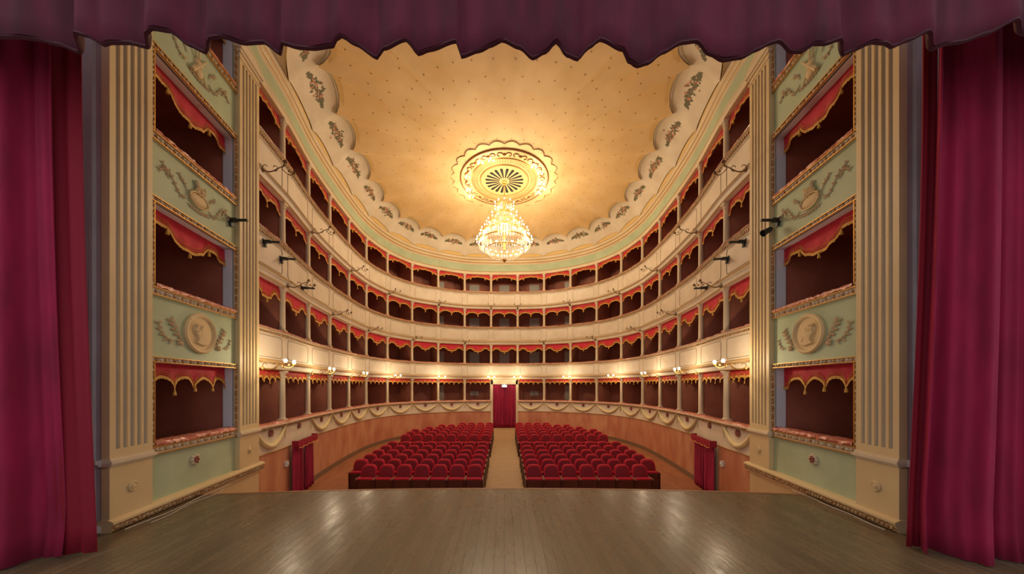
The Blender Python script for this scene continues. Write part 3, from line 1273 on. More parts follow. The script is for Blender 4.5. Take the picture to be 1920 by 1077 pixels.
def make_bracket(name, label, cat, group, lit, metal):
    # fixed at origin, arm reaches towards +x (into the room), spread along y
    t = thing(name, label, cat, (0, 0, 0), group)
    mb = MB()
    mb.lathe([(.001, 0), (.05, .0), (.055, .012), (.03, .03), (.001, .035)], 10, (0, 0, 0), frame=(Vector((0, 1, 0)), Vector((0, 0, 1)), Vector((1, 0, 0))))
    mb.build('wall_plate', metal, t, smooth=50)
    mb = MB()
    P = []
    for k in range(15):
        f = k / 14
        P.append((.02 + .44 * f, .0, -.035 * math.sin(f * PI * 1.7) + .10 * f * f))
    mb.tube(P, [.014 - .005 * k / 14 for k in range(15)], 6)
    for s in (-1, 1):
        P = []
        for k in range(16):
            f = k / 15
            ang = f * 4.4
            rr = .085 * (1 - .7 * f)
            P.append((.16 + s * .09 + rr * math.sin(ang) * s, 0, .075 - rr * math.cos(ang)))
        mb.tube(P, .008, 5)
    mb.build('scroll_arm', metal, t, smooth=60)
    for s in (-1, 1):
        mb = MB()
        P = []
        for k in range(11):
            f = k / 10
            P.append((.40 + .17 * f, s * .19 * math.sin(f * PI / 2), .07 - .06 * math.sin(f * PI) + .03 * f))
        mb.tube(P, .009, 5)
        mb.lathe([(.001, 0), (.035, .005), (.04, .025), (.02, .03), (.018, .06), (.001, .062)], 8, (.57, s * .19, .09))
        mb.ball((.50, s * .10, .085), .022, 5, 4)
        arm = mb.build('branch', metal, t, smooth=60)
        if lit:
            mb = MB()
            mb.ball((.57, s * .19, .165), .036, 10, 8, sc=(1, 1, 1.15))
            mb.build('bulb', 'bulb', arm, smooth=70, origin=(0, 0, 0))
    return t


M['bracket_gilt'] = mat('gilt_bracket', srgb(190, 140, 66), 0.4, 0.5)
lit0 = None
for tier in (1, 2, 3):
    idx = [0, 2, 4, 6, 8, 10, 11, 13, 15, 17, 19, 21] if tier != 2 else [1, 3, 5, 7, 9, 12, 14, 16, 18, 20]
    base = None
    for i in idx:
        p, nr, tg = ring(i, PD + .07)
        loc = (p.x, p.y, HEAD[tier] + (-.02 if tier == 1 else .06))
        if i in (0, 21):
            sd = -1 if i == 0 else 1
            x, y, _ = W(sd, UEND + .06, .10, 0)
            nr = Vector((-sd, 0, 0))
            nr = Vector((WD[1] * (-sd) if sd == 1 else WD[1], -WD[0], 0)).normalized()
            loc = (x, y + .03, loc[2] + .02)
        rz = math.atan2(nr.y, nr.x)
        side = 'left' if i <= 10 else 'right'
        order = (idx.index(i) + 1) if i <= 10 else (len(idx) - idx.index(i))
        if tier == 1:
            lb = 'lit two-bulb gilt wall lamp, %s lamp from the stage on the %s' % (ORD[order], side)
            g, nm, cat = 'lit wall lamps above the lowest boxes', 'wall_lamp', 'wall lamp'
        else:
            lb = 'unlit dark scroll bracket below the %s parapet, %s from the stage, %s' % (
                {2: 'third', 3: 'top'}[tier], ORD[order], side)
            g, nm, cat = 'unlit scroll brackets above the %s' % TIERW[tier], 'wall_bracket', 'bracket'
        if base is None:
            base = make_bracket(nm, lb, cat, g, tier == 1, 'bracket_gilt' if tier == 1 else 'iron')
            CH[base.name] = [(c, kids(c)) for c in kids(base)]
            base.location = loc
            base.rotation_euler = (0, 0, rz)
        else:
            dup(base, loc, rz, label=lb)
        if tier == 1:
            q = Vector(loc) + nr * .60
            lamp('wall_lamp_light', (q.x, q.y, q.z + .17), 22)


# ------------------------------------------------------------------ proscenium sides
def wbox(mb, side, u0, u1, d0, d1, z0, z1, mi=0):
    vs = [W(side, u, d, z) for z in (z0, z1) for u in (u0, u1) for d in (d0, d1)]
    mb.add(vs, [(0, 1, 3, 2), (4, 6, 7, 5), (0, 4, 5, 1), (2, 3, 7, 6), (0, 2, 6, 4), (1, 5, 7, 3)], mi)


def wsweep(mb, side, u0, u1, prof, mi=0, n=1):
    rows = [[W(side, u0 + (u1 - u0) * k / n, d, z) for d, z in prof] for k in range(n + 1)]
    mb.grid(rows, mi=mi)


RV = .19                    # depth of the opening reveals
UO0, UO1 = .68, 2.42       # opening limits
OPEN = [(0.99, 2.20), (3.34, 4.56), (5.62, 6.80), (7.88, 8.98)]
SN = {-1: 'left', 1: 'right'}
for side in (-1, 1):
    S = SN[side]
    # green wall with openings
    mb = MB()
    wbox(mb, side, .58, UO0, -.02, 0, 0.1, 9.2)
    wbox(mb, side, UO1, 2.46, -.02, 0, 0.1, 9.2)
    wbox(mb, side, .07, .58, -.3, 0, 0.0, 9.2)
    wbox(mb, side, 2.46, UEND - .01, -.3, 0, -.2, 9.2)
    zz = 0.1
    for z0, z1 in OPEN:
        wbox(mb, side, UO0, UO1, -.02, 0, zz, z0)
        zz = z1
    wbox(mb, side, UO0, UO1, -.02, 0, zz, 9.2)
    struct(mb.build('wall_proscenium_%s' % S, 'green'))
    # reveals
    mb = MB()
    for z0, z1 in OPEN:
        a, b = UO0, UO1
        mb.quad(W(side, a, 0, z0), W(side, a, -RV, z0), W(side, a, -RV, z1), W(side, a, 0, z1))
        mb.quad(W(side, b, 0, z0), W(side, b, -RV, z0), W(side, b, -RV, z1), W(side, b, 0, z1))
        mb.quad(W(side, a, 0, z1), W(side, b, 0, z1), W(side, b, -RV, z1), W(side, a, -RV, z1))
        mb.quad(W(side, a, 0, z0), W(side, b, 0, z0), W(side, b, -RV, z0), W(side, a, -RV, z0))
    struct(mb.build('trim_reveal_%s' % S, 'white_grey'))
    # box interior
    mb = MB()
    for k, (z0, z1) in enumerate(OPEN):
        f0, c0 = z0 - .75, z1 + .12
        a, b, e0, e1 = .35, 2.45, -RV, -1.9
        for (x0, x1) in ((a, UO0), (UO1, b)):
            mb.quad(W(side, x0, e0, f0), W(side, x1, e0, f0), W(side, x1, e0, c0), W(side, x0, e0, c0))
        mb.quad(W(side, UO0, e0, f0), W(side, UO1, e0, f0), W(side, UO1, e0, z0), W(side, UO0, e0, z0))
        mb.quad(W(side, UO0, e0, z1), W(side, UO1, e0, z1), W(side, UO1, e0, c0), W(side, UO0, e0, c0))
        mb.quad(W(side, a, e0, f0), W(side, a, e1, f0), W(side, a, e1, c0), W(side, a, e0, c0))
        mb.quad(W(side, b, e0, f0), W(side, b, e1, f0), W(side, b, e1, c0), W(side, b, e0, c0))
        mb.quad(W(side, a, e1, f0), W(side, b, e1, f0), W(side, b, e1, c0), W(side, a, e1, c0))
        mb.quad(W(side, a, e0, f0), W(side, b, e0, f0), W(side, b, e1, f0), W(side, a, e1, f0))
        mb.quad(W(side, a, e0, c0), W(side, b, e0, c0), W(side, b, e1, c0), W(side, a, e1, c0))
    struct(mb.build('wall_boxes_%s' % S, 'box_dark'))
    # carved frames, padded sills and pelmets
    for k, (z0, z1) in enumerate(OPEN):
        tw = TIERW[k + 1]
        t = thing('carved_surround', 'carved gilt frame around the %s box opening beside the stage, %s side' % (tw, S), 'frame', W(side, (UO0 + UO1) / 2, 0, z0),
                  'carved frames of the stage boxes')
        fw = .085
        parts = [('top_rail', UO0 - fw, UO1 + .036, z1, z1 + fw), ('bottom_rail', UO0 - fw, UO1 + .036, z0 - .15, z0 - .03),
                 ('stile', UO0 - fw, UO0, z0 - .03, z1), ('stile', UO1, UO1 + .036, z0 - .03, z1)]
        for nm, a, b, c, d in parts:
            mb = MB()
            wbox(mb, side, a, b, 0, .028, c, d, 0)
            # raised edge beads and egg pattern
            if nm == 'stile':
                wbox(mb, side, a, a + .014, .028, .045, c, d, 1)
                wbox(mb, side, b - .014, b, .028, .045, c, d, 1)
                ne = int((d - c) / .075)
                for q in range(ne):
                    zc = c + (q + .5) * (d - c) / ne
                    ctr = Vector(W(side, (a + b) / 2, .03, zc))
                    mb.ball(ctr, .026, 6, 5, mi=(2 if q % 2 else 0), sc=(1, 1, 1.1))
            else:
                wbox(mb, side, a, b, .028, .05, c, c + .014, 1)
                wbox(mb, side, a, b, .028, .05, d - .014, d, 1)
                ne = int((b - a) / .075)
                for q in range(ne):
                    uc = a + (q + .5) * (b - a) / ne
                    ctr = Vector(W(side, uc, .03, (c + d) / 2))
                    mb.ball(ctr, .026, 6, 5, mi=(2 if q % 2 else 0), sc=(1, 1, 1.15))
            mb.build(nm, ['bone', 'gold', 'ornament'], t, smooth=50)
        mb = MB()
        rows = []
        for q in range(41):
            u = UO0 + .01 + (UO1 - UO0 - .02) * q / 40
            r_ = []
            for d, z in ((-.18, .0), (-.17, .03), (-.10, .045), (.0, .04), (.05, .02), (.055, -.02), (.03, -.03)):
                r_.append(W(side, u, d + random.uniform(-.006, .006), z0 + z + random.uniform(-.012, .012)))
            rows.append(r_)
        mb.grid(rows)
        o = mb.build('sill_cushion', 'cushion', None, smooth=60, origin=W(side, (UO0 + UO1) / 2, -.1, z0))
        tag(o, 'plastic-wrapped red padded sill of the %s stage box on the %s' % (tw, S), 'cushion', 'padded sills of the stage boxes')
        wdt = UO1 - UO0
        pm = make_pelmet('pros_one' if k == 0 else 'pros_up', 'red pelmet with gold braid in the %s stage box on the %s' % (tw, S), 'pelmets of the stage boxes',
                         wdt=wdt, n=64, hs=.62 if k == 0 else .74, loops=2)
        if side == -1:
            x, y, z = W(side, UO0, -RV + .03, z1)
            pm.location = (x, y, z)
            pm.rotation_euler = (0, 0, math.atan2(WD[1], WD[0]))
        else:
            x, y, z = W(side, UO1, -RV + .03, z1)
            pm.location = (x, y, z)
            pm.rotation_euler = (0, 0, math.atan2(-WD[1], WD[0]))
    # fluted pilasters
    for (u0, u1, nm, nf) in ((0, .58, 'outer', 5), (2.46, UEND, 'inner', 5)):
        lb = {'outer': 'wide fluted cream pilaster at the %s edge of the stage opening', 'inner': 'narrow fluted cream pilaster between the stage boxes and %s box tiers'}[nm] % S
        dd = .09
        t = thing('fluted_pilaster', lb, 'pilaster', W(side, (u0 + u1) / 2, 0, 0))
        mb = MB()
        m_ = .075 if nm == 'outer' else .085
        zA, zB = 1.04, 8.42
        wbox(mb, side, u0, u1, .002, dd - .032, .80, 8.7)
        wbox(mb, side, u0, u1, dd - .032, dd, .93, zA)
        wbox(mb, side, u0, u1, dd - .032, dd, zB, 8.60)
        pit = (u1 - u0 - 2 * m_) / (nf - .42)
        fwid = pit * .58
        wbox(mb, side, u0, u0 + m_, dd - .032, dd, zA, zB)
        wbox(mb, side, u1 - m_, u1, dd - .032, dd, zA, zB)
        for q in range(nf - 1):
            a = u0 + m_ + pit * q + fwid
            wbox(mb, side, a, a + pit - fwid, dd - .032, dd, zA, zB)
        mb.build('shaft', 'pilaster', t)
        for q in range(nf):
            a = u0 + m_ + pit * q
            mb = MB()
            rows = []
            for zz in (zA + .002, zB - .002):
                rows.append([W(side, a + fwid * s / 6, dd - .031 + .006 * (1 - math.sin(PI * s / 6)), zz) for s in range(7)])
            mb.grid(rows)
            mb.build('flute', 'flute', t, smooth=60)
        mb = MB()
        for z0_, z1_, e in ((.83, .86, .02), (.86, .90, .045), (.90, .93, .02)):
            wbox(mb, side, u0 - e * .5, u1 + e * .5, .002, dd + e, z0_, z1_)
        mb.build('base_moulding', 'cream', t)
        mb = MB()
        for z0_, z1_, e in ((8.46, 8.50, .02), (8.58, 8.64, .03), (8.64, 8.72, .06)):
            wbox(mb, side, u0 - e, u1 + e, .002, dd + e, z0_, z1_)
        mb.build('capital', 'cream', t)
        mb = MB()
        wbox(mb, side, u0, u1, .002, dd, .12, .83)
        mb.build('plinth', 'pilaster', t)
        mb = MB()
        c = Vector(W(side, (u0 + u1) / 2, dd, .50))
        nrm = (Vector(W(side, 0, 1, 0)) - Vector(W(side, 0, 0, 0))).normalized()
        tg = (Vector(W(side, 1, 0, 0)) - Vector(W(side, 0, 0, 0))).normalized()
        mb.lathe([(.066, 0), (.07, .012), (.055, .022), (.045, .014), (.036, .014), (.028, .03), (.001, .034)], 18, c, frame=(tg, Vector((0, 0, 1)), nrm))
        mb.build('boss', 'plaster', t, smooth=50)
    # pier facing the stage, return of the arch
    mb = MB()
    x0, y0, _ = W(side, 0, .02, 0)
    sg = -1 if side == -1 else 1
    xa, xb = x0, x0 + sg * .32
    for (a, b, ya, za, zb_) in ((x0, x0 + sg * .10, y0 + .01, .13, 9.6), (x0 + sg * .10, x0 + sg * .14, y0 - .03, .0, 9.6), (x0 + sg * .14, x0 + sg * 2.6, y0 - .02, 0, 11.2)):
        mb.box(min(a, b), max(a, b), ya, y0 + .25, za, zb_)
    struct(mb.build('wall_pier_%s' % S, 'pier'))
    t = MB()
    for z0_, z1_, e in ((.84, .87, .03), (.87, .92, .06), (.02, .10, .05)):
        t.box(min(x0 + sg * .16, x0 - sg * 0.0), max(x0 + sg * .16, x0), y0 - .02 - e, y0 + .02, z0_, z1_)
    struct(t.build('trim_pier_%s' % S, 'pier'))
    # base cornice of the stage wall with carved band
    mb = MB()
    prof = [(.0, .16), (.09, .16), (.15, .13), (.15, .10)]
    wsweep(mb, side, -.02, UEND + .12, prof, 0)
    wsweep(mb, side, -.02, UEND + .12, [(.15, .10), (.13, .085), (.13, .015), (.10, .0)], 1)
    wsweep(mb, side, -.02, UEND + .12, [(.10, .0), (.10, -.03), (.04, -.04)], 0)
    for q in range(int((UEND + .1) / .06)):
        c = W(side, q * .06 + .03, .135, .05)
        mb.ball(c, .026, 5, 4, mi=1)
    u = UEND + .12
    mb.add([W(side, u, .0, .16), W(side, u, .09, .16), W(side, u, .15, .13), W(side, u, .15, .10), W(side, u, .13, .085), W(side, u, .13, .0), W(side, u, -.2, 0)],
           [tuple(range(7))], 0)
    u = -.02
    mb.add([W(side, u, .0, .16), W(side, u, .09, .16), W(side, u, .15, .13), W(side, u, .15, .10), W(side, u, .13, .085), W(side, u, .13, .0), W(side, u, -.2, 0)],
           [tuple(range(7))], 0)
    struct(mb.build('baseboard_stage_%s' % S, ['pilaster', 'ornament'], smooth=40))
    # wall below stage level towards the stalls
    mb = MB()
    wbox(mb, side, .8, UEND + .06, -.3, .05, -1.45, 0.0)
    struct(mb.build('wall_pit_%s' % S, 'pilaster'))

    # plaster reliefs
    def frame(u, z, d=0.0):
        c = Vector(W(side, u, d, z))
        nrm = (Vector(W(side, 0, 1, 0)) - Vector(W(side, 0, 0, 0))).normalized()
        tg = (Vector(W(side, 1, 0, 0)) - Vector(W(side, 0, 0, 0))).normalized()
        return c, tg, nrm

    def leafs(mb, pts, u, z, size=.05):
        # pts: list of (du, dz) along a stem, leaves on both sides
        c, tg, nrm = frame(u, z)
        P = [c + tg * a + Vector((0, 0, b)) + nrm * .012 for a, b in pts]
        mb.tube(P, .008, 4)
        for k in range(1, len(pts)):
            dv = (P[k] - P[k - 1]).normalized()
            sv = dv.cross(nrm).normalized()
            for s in (-1, 1):
                base_ = P[k] - dv * .01
                tip = base_ + dv * size * .8 + sv * s * size * .75
                mid = (base_ + tip) / 2
                wv = (tip - base_).cross(nrm).normalized() * size * .26
                mb.add([base_, mid + wv, tip, mid - wv, mid + nrm * size * .35], [(0, 1, 4), (1, 2, 4), (2, 3, 4), (3, 0, 4)])
        return P

    UM, ZM = 1.56, 2.755
    c, tg, nrm = frame(UM, ZM)
    t = thing('portrait_medallion', 'round plaster medallion with a profile portrait on the green wall, %s of the stage' % S, 'medallion', c)
    fr = (tg, Vector((0, 0, 1)), nrm)
    mb = MB()
    mb.lathe([(.345, 0), (.35, .035), (.325, .055), (.29, .045), (.275, .02)], 40, c, frame=fr)
    mb.build('rim', 'plaster', t, smooth=50)
    mb = MB()
    mb.lathe([(.28, .02), (.001, .022)], 40, c, frame=fr)
    mb.build('disc', 'plaster', t)
    mb = MB()
    # profile silhouette facing away from the stage
    sil = [(-.10, -.19), (-.06, -.12), (-.075, -.05), (-.115, .0), (-.125, .06), (-.10, .13), (-.04, .17), (.03, .165), (.075, .12), (.085, .07), (.115, .02), (.09, .005),
           (.095, -.03), (.08, -.055), (.06, -.075), (.02, -.085), (.03, -.13), (.10, -.20), (.03, -.225)]
    if side == 1:
        sil = [(a, b) for a, b in sil]
    fl = 1.3
    n_ = len(sil)
    base_v = [c + tg * (a * fl) + Vector((0, 0, b)) + nrm * .02 for a, b in sil]
    top_v = [c + tg * (a * fl * .88) + Vector((0, 0, b * .88)) + nrm * .055 for a, b in sil]
    mb.add(base_v + top_v + [c + nrm * .065], [(k, (k + 1) % n_, n_ + (k + 1) % n_, n_ + k) for k in range(n_)] + [(n_ + k, n_ + (k + 1) % n_, 2 * n_) for k in range(n_)])
    for q in range(14):
        a, b = -.05 + random.uniform(-.055, .06), .09 + random.uniform(-.06, .055)
        mb.ball(c + tg * (a * fl) + Vector((0, 0, b)) + nrm * .05, .022, 5, 4)
    if side == 1:
        for q in range(10):
            a, b = .055 + random.uniform(-.03, .03), -.06 + random.uniform(-.06, .03)
            mb.ball(c + tg * (a * fl) + Vector((0, 0, b)) + nrm * .045, .02, 5, 4)
    mb.build('portrait_relief', 'plaster', t, smooth=35)
    for (nm2, us, uw) in (('towards the stage', -1, 'stage'), ('towards the boxes', 1, 'boxes')):
        mb = MB()
        leafs(mb, [(us * .33, -.20), (us * .40, -.16), (us * .45, -.09), (us * .50, -.02), (us * .54, .05), (us * .57, .11)], UM, ZM, .09)
        if us < 0:
            leafs(mb, [(us * .52, -.18), (us * .58, -.20), (us * .66, -.18), (us * .72, -.12), (us * .76, -.05), (us * .78, .03)], UM, ZM, .07)
        else:
            leafs(mb, [(us * .56, -.20), (us * .62, -.19), (us * .68, -.16), (us * .72, -.10), (us * .74, -.03)], UM, ZM, .05)
        mb.ball(c + tg * (us * .42) + Vector((0, 0, -.22)) + nrm * .02, .04, 7, 5)
        o = mb.build('laurel_sprig', 'plaster_pink', None, smooth=30, origin=tuple(c))
        tag(o, 'plaster leaf sprig beside the %s medallion, on the side %s' % (S, nm2), 'relief')
    # trophy reliefs between upper boxes
    for zc, uc, lbp, hh in ((5.08, 1.52, 'second and third', 'vessel'), (7.36, 1.52, 'third and top', 'violin')):
        c, tg, nrm = frame(uc, zc)
        t = thing('plaster_trophy', 'plaster trophy with trailing leaves between the %s stage boxes, %s wall' % (lbp, S), 'relief', c)
        mb = MB()
        if hh == 'vessel':
            rows = []
            for j in range(7):
                th_ = j / 6 * PI / 2
                rows.append([c + tg * (.20 * math.cos(th_) * math.cos(a)) + Vector((0, 0, -.04 + .11 * math.cos(th_) * math.sin(a))) + nrm * (.045 * math.sin(th_))
                             for a in [2 * PI * q / 20 for q in range(20)]])
            mb.grid([[tuple(v) for v in r_] for r_ in rows], closed_u=True)
            mb.tube([c + tg * (.20 * math.cos(a)) + Vector((0, 0, -.04 + .12 * math.sin(a))) + nrm * .03 for a in [2 * PI * q / 24 for q in range(25)]], .016, 5)
            for q in range(9):
                a, b = random.uniform(-.13, .13), .09 + random.uniform(0, .10)
                mb.ball(c + tg * a + Vector((0, 0, b)) + nrm * .03, .035, 6, 5)
            mb.tube([c + tg * .0 + Vector((0, 0, .05)) + nrm * .03, c + tg * -.06 + Vector((0, 0, .27)) + nrm * .03], .025, 6)
            mb.tube([c + tg * .05 + Vector((0, 0, .05)) + nrm * .03, c + tg * .12 + Vector((0, 0, .22)) + nrm * .03], .022, 6)
            mb.build('vessel', 'plaster', t, smooth=50)
        else:
            for (a, b, sx, sz) in ((0, -.10, .11, .10), (.0, .04, .085, .08)):
                rows = []
                for j in range(6):
                    th_ = j / 5 * PI / 2
                    rows.append([c + tg * (a + sx * math.cos(th_) * math.cos(g)) + Vector((0, 0, b + sz * math.cos(th_) * math.sin(g))) + nrm * (.05 * math.sin(th_))
                                 for g in [2 * PI * q / 16 for q in range(16)]])
                mb.grid([[tuple(v) for v in r_] for r_ in rows], closed_u=True)
            mb.tube([c + Vector((0, 0, .10)) + nrm * .03, c + Vector((0, 0, .30)) + nrm * .03], .015, 6)
            mb.tube([c + tg * .14 + Vector((0, 0, -.22)) + nrm * .03, c + tg * -.14 + Vector((0, 0, .25)) + nrm * .03], .012, 6)
            mb.tube([c + tg * -.16 + Vector((0, 0, -.2)) + nrm * .03, c + tg * .16 + Vector((0, 0, .22)) + nrm * .03], [.035, .012], 6)
            mb.build('instruments', 'plaster', t, smooth=50)
        for us in (-1, 1):
            mb = MB()
            leafs(mb, [(us * (.24 + .055 * k), -.10 - .09 * math.sin(k * .75) + .018 * k) for k in range(10)], uc, zc, .05)
            leafs(mb, [(us * (.24 + .035 * k), .0 + .05 * k + .03 * math.sin(k * 1.3)) for k in range(5)], uc, zc, .045)
            leafs(mb, [(us * (.56 + .03 * k), -.02 + .045 * k) for k in range(5)], uc, zc, .04)
            mb.build('leaf_spray', 'plaster_pink', t, smooth=30)
        mb = MB()
        leafs(mb, [(-.22 + .055 * k, -.20 - .03 * math.sin(PI * k / 8)) for k in range(9)], uc, zc, .05)
        mb.build('leaf_festoon', 'plaster_pink', t, smooth=30)
    # russet flower on the lowest green panel
    c, tg, nrm = frame(1.45, .60)
    t = thing('wall_rosette', 'small white rosette with a russet centre on the lowest green panel, %s side' % S, 'rosette', c)
    mb = MB()
    for q in range(8):
        a = q * PI / 4
        mb.ball(c + tg * (.065 * math.cos(a)) + Vector((0, 0, .065 * math.sin(a))) + nrm * .01, .035, 6, 4)
    mb.build('petals', 'bone', t, smooth=60)
    mb = MB()
    for q in range(5):
        a = q * 2 * PI / 5
        mb.ball(c + tg * (.03 * math.cos(a)) + Vector((0, 0, .035 * math.sin(a))) + nrm * .035, .028, 6, 4)
    mb.build('flower_centre', 'flower', t, smooth=60)

# header of the stage opening, above the frame of the picture
mb = MB()
mb.box(-9, 9, 3.9, 4.3, 9.3, 11.3)
struct(mb.build('wall_header', 'pier'))
mb = MB()
mb.quad((-8, 3.9, 9.95), (8, 3.9, 9.95), (8, 6.2, 9.95), (-8, 6.2, 9.95))
struct(mb.build('ceiling_proscenium', 'cream'))

# ------------------------------------------------------------------ side doors with curtains
for side in (-1, 1):
    S = SN[side]
    ta, tb = (1.20, 1.98) if side == -1 else (19.02, 19.80)
    pa, na, ga = ring(ta, PD + .05)
    pb, nb_, gb = ring(tb, PD + .05)
    mid = (pa + pb) / 2
    zf = floor_z(mid.y)
    d = (pb - pa).normalized()
    nr = Vector((d.y, -d.x, 0))
    mb = MB()
    a, b = pa - nr * .045, pb - nr * .045
    mb.quad((a.x, a.y, zf), (b.x, b.y, zf), (b.x, b.y, DADO), (a.x, a.y, DADO))  # flat pale panel, light behind the curtain gap put into its colour
    struct(mb.build('door_side_%s' % S, 'light_beyond'))
    t = thing('doorway_curtain', 'pair of crimson curtains with a pelmet in the side doorway, %s of the seats' % S, 'curtain', (mid.x, mid.y, zf))
    A, B = pa + nr * .05, pb + nr * .05
    # one leaf hangs straight, the other is pulled slightly open
    g0, g1 = (.42, .60) if side == -1 else (.50, .505)
    mb = MB()
    drape(mb, A - (B - A) * .10, A + (B - A) * g0, DADO + .02, zf + .02, 3.2, .028, n=50, seed=12 + side)
    mb.build('curtain_leaf', 'velvet', t, smooth=80, solid=.008)
    mb = MB()
    drape(mb, A + (B - A) * g1, B, DADO + .02, zf + .02, 2.6, .028, n=50, seed=21 + side)
    mb.build('curtain_leaf', 'velvet', t, smooth=80, solid=.008)
    mb = MB()
    rows = []
    for z, off in ((DADO + .12, .10), (DADO + .05, .115), (DADO - .06, .12)):
        r_ = []
        for k in range(25):
            f = k / 24
            q = A + (B - A) * (f * 1.06 - .03) + nr * (off + .008 * math.sin(k * 1.9))
            r_.append((q.x, q.y, z - (.035 * abs(math.sin(f * PI * 4)) if z < DADO else 0)))
        rows.append(r_)
    mb.grid(rows)
    e0, e1 = A - (B - A) * .03, B + (B - A) * .03
    for e in (e0, e1):
        q = e + nr * .115
        w0 = e - nr * .05
        mb.quad((w0.x, w0.y, DADO + .12), (q.x, q.y, DADO + .12), (q.x, q.y, DADO - .06), (w0.x, w0.y, DADO - .06))
    mb.build('pelmet', 'velvet_red', t, solid=.01)
    mb = MB()
    P = []
    for k in range(25):
        f = k / 24
        q = A + (B - A) * (f * 1.06 - .03) + nr * .13
        P.append((q.x, q.y, DADO - .06 - .035 * abs(math.sin(f * PI * 4))))
    mb.tube(P, .009, 4)
    mb.build('braid', 'fringe', t)
    # small white box on the wall
    tt = 1.02 if side == -1 else 19.98
    p, nr, tg = ring(tt, PD + .0)
    t = thing('wall_sensor', 'small white plastic box on the terracotta wall beside the %s side doorway' % S, 'sensor', (p.x, p.y, -.25))
    mb = MB()
    a, b = p - tg * .05, p + tg * .05
    vs = [(q.x, q.y, z) for z in (-.26, -.12) for q in (a, b, b + nr * .06, a + nr * .06)]
    mb.add(vs, [(0, 1, 2, 3), (4, 5, 6, 7), (0, 1, 5, 4), (1, 2, 6, 5), (2, 3, 7, 6), (3, 0, 4, 7)])
    mb.build('case', 'plastic', t)
    mb = MB()
    q = p + nr * .06
    mb.ball((q.x, q.y, -.19), .025, 8, 6)
    mb.build('lens', 'white_grey', t, smooth=60)

# ------------------------------------------------------------------ spotlights on the walls


def make_spot(label, loc, rz, group='black lamp brackets beside the boxes', head=False):
    t = thing('spot_bracket', label, 'spotlight bracket', loc, group)
    t.rotation_euler = (0, 0, rz)
    mb = MB()
    mb.box(-.01, .36, -.02, .02, -.02, .02)
    mb.box(.0, .02, -.04, .04, -.06, .06)
    mb.build('arm', 'black', t, origin=(0, 0, 0))
    mb = MB()
    mb.box(.02, .06, -.03, .03, -.13, .0)
    mb.box(.03, .16, -.035, .035, -.03, .035)
    mb.build('clamp', 'black', t, origin=(0, 0, 0))
    if head:
        mb = MB()
        mb.lathe([(.001, -.10), (.05, -.09), (.055, .03), (.07, .08), (.062, .08), (.05, .03), (.001, .02)], 14, (.22, -.04, -.20),
                 frame=(Vector((0, 1, 0)), Vector((.5, 0, .87)), Vector((.87, 0, -.5))))
        mb.build('lamp_head', 'black', t, smooth=50, origin=(0, 0, 0))
    return t


for side in (-1, 1):
    S = SN[side]
    a = 0 if side == -1 else PI
    x, y, _ = W(side, 2.30, .0, 0)
    make_spot('black spotlight bracket on the narrow fluted pilaster, %s side' % S, (x, y, 5.10 if side == -1 else 5.10), a, head=(side == 1))
    for tt, z, w_ in ((.30, 5.20, 'nearest the stage'), (.84, 5.08, 'middle of three'), (1.62, 4.72, 'farthest from the stage')):
        t_ = tt if side == -1 else 21 - tt
        p, nr, tg = ring(t_, PD)
        make_spot('black lamp bracket on the %s end of the third tier parapet, %s' % (S, w_), (p.x, p.y, z), math.atan2(nr.y, nr.x))

# ------------------------------------------------------------------ theatre seats


def make_seat():
    t = thing('theatre_seat', '', 'seat', (0, 0, 0))
    w2 = .229
    # folded-up cushion with wooden underside facing the stage
    mb = MB()
    prof = []
    N = 10
    rows = []
    for k in range(N + 1):
        u = -1 + 2 * k / N
        x = u * .205
        rr = .03 * (1 - abs(u) ** 6)
        rows.append([(x, -.15, .30), (x, -.165, .56), (x, -.15 - rr * .3, .595 + rr * .3), (x, -.10, .61 + rr * .3), (x, -.055, .585), (x, -.04, .32), (x, -.09, .28)])
    mb.grid(rows, closed_u=True)
    o_ = 0
    mb.f.append([k for k in range(7)])
    mb.m.append(0)
    mb.f.append([N * 7 + k for k in range(7)])
    mb.m.append(0)
    cu = mb.build('seat_cushion', 'seat', t, smooth=50)
    mb = MB()
    mb.box(-.205, .205, -.178, -.163, .20, .565)
    mb.box(-.225, .225, -.165, -.15, .04, .24)
    mb.build('seat_panel', 'seat_wood', t)
    # backrest with arched top
    mb = MB()
    out = []
    for k in range(17):
        a = PI * k / 16
        ca, sa = math.cos(a), math.sin(a)
        out.append((.216 * (abs(ca) ** .55) * (1 if ca >= 0 else -1), .66 + .25 * (sa ** .75)))
    out = [(.19, .42)] + out + [(-.19, .42)]

    def yb(z):
        return .03 + (z - .42) * .22
    F = [(x, yb(z) - .02, z) for x, z in out]
    F2 = [(x * .86, yb(z) - .045, .42 + (z - .42) * .93) for x, z in out]
    B_ = [(x, yb(z) + .045, z) for x, z in out]
    n_ = len(out)
    mb.grid([F2, F, B_])
    mb.add(B_, [tuple(range(n_))])
    mb.add([F2[0], F[0], B_[0], B_[-1], F[-1], F2[-1]], [(0, 1, 2, 3, 4, 5)])
    mb.build('backrest', 'seat', t, smooth=45)
    mb = MB()
    G = [(x * .86, yb(z) - .046, .42 + (z - .42) * .93) for x, z in out]
    G2 = [(x * .70, yb(z) - .058, .44 + (z - .42) * .82) for x, z in out]
    mb.grid([G, G2])
    mb.add(G2, [tuple(range(n_))])
    mb.build('back_pad', 'seat_pad', t, smooth=60)
    for s in (-1, 1):
        mb = MB()
        mb.box(s * w2 - .012, s * w2 + .012, -.19, .12, .0, .57)
        sd = mb.build('side_panel', 'seat_wood', t)
        mb = MB()
        mb.box(s * w2 - .0135, s * w2 + .0135, -.22, .14, .57, .605)
        mb.build('armrest', 'arm_wood', t)
    return t


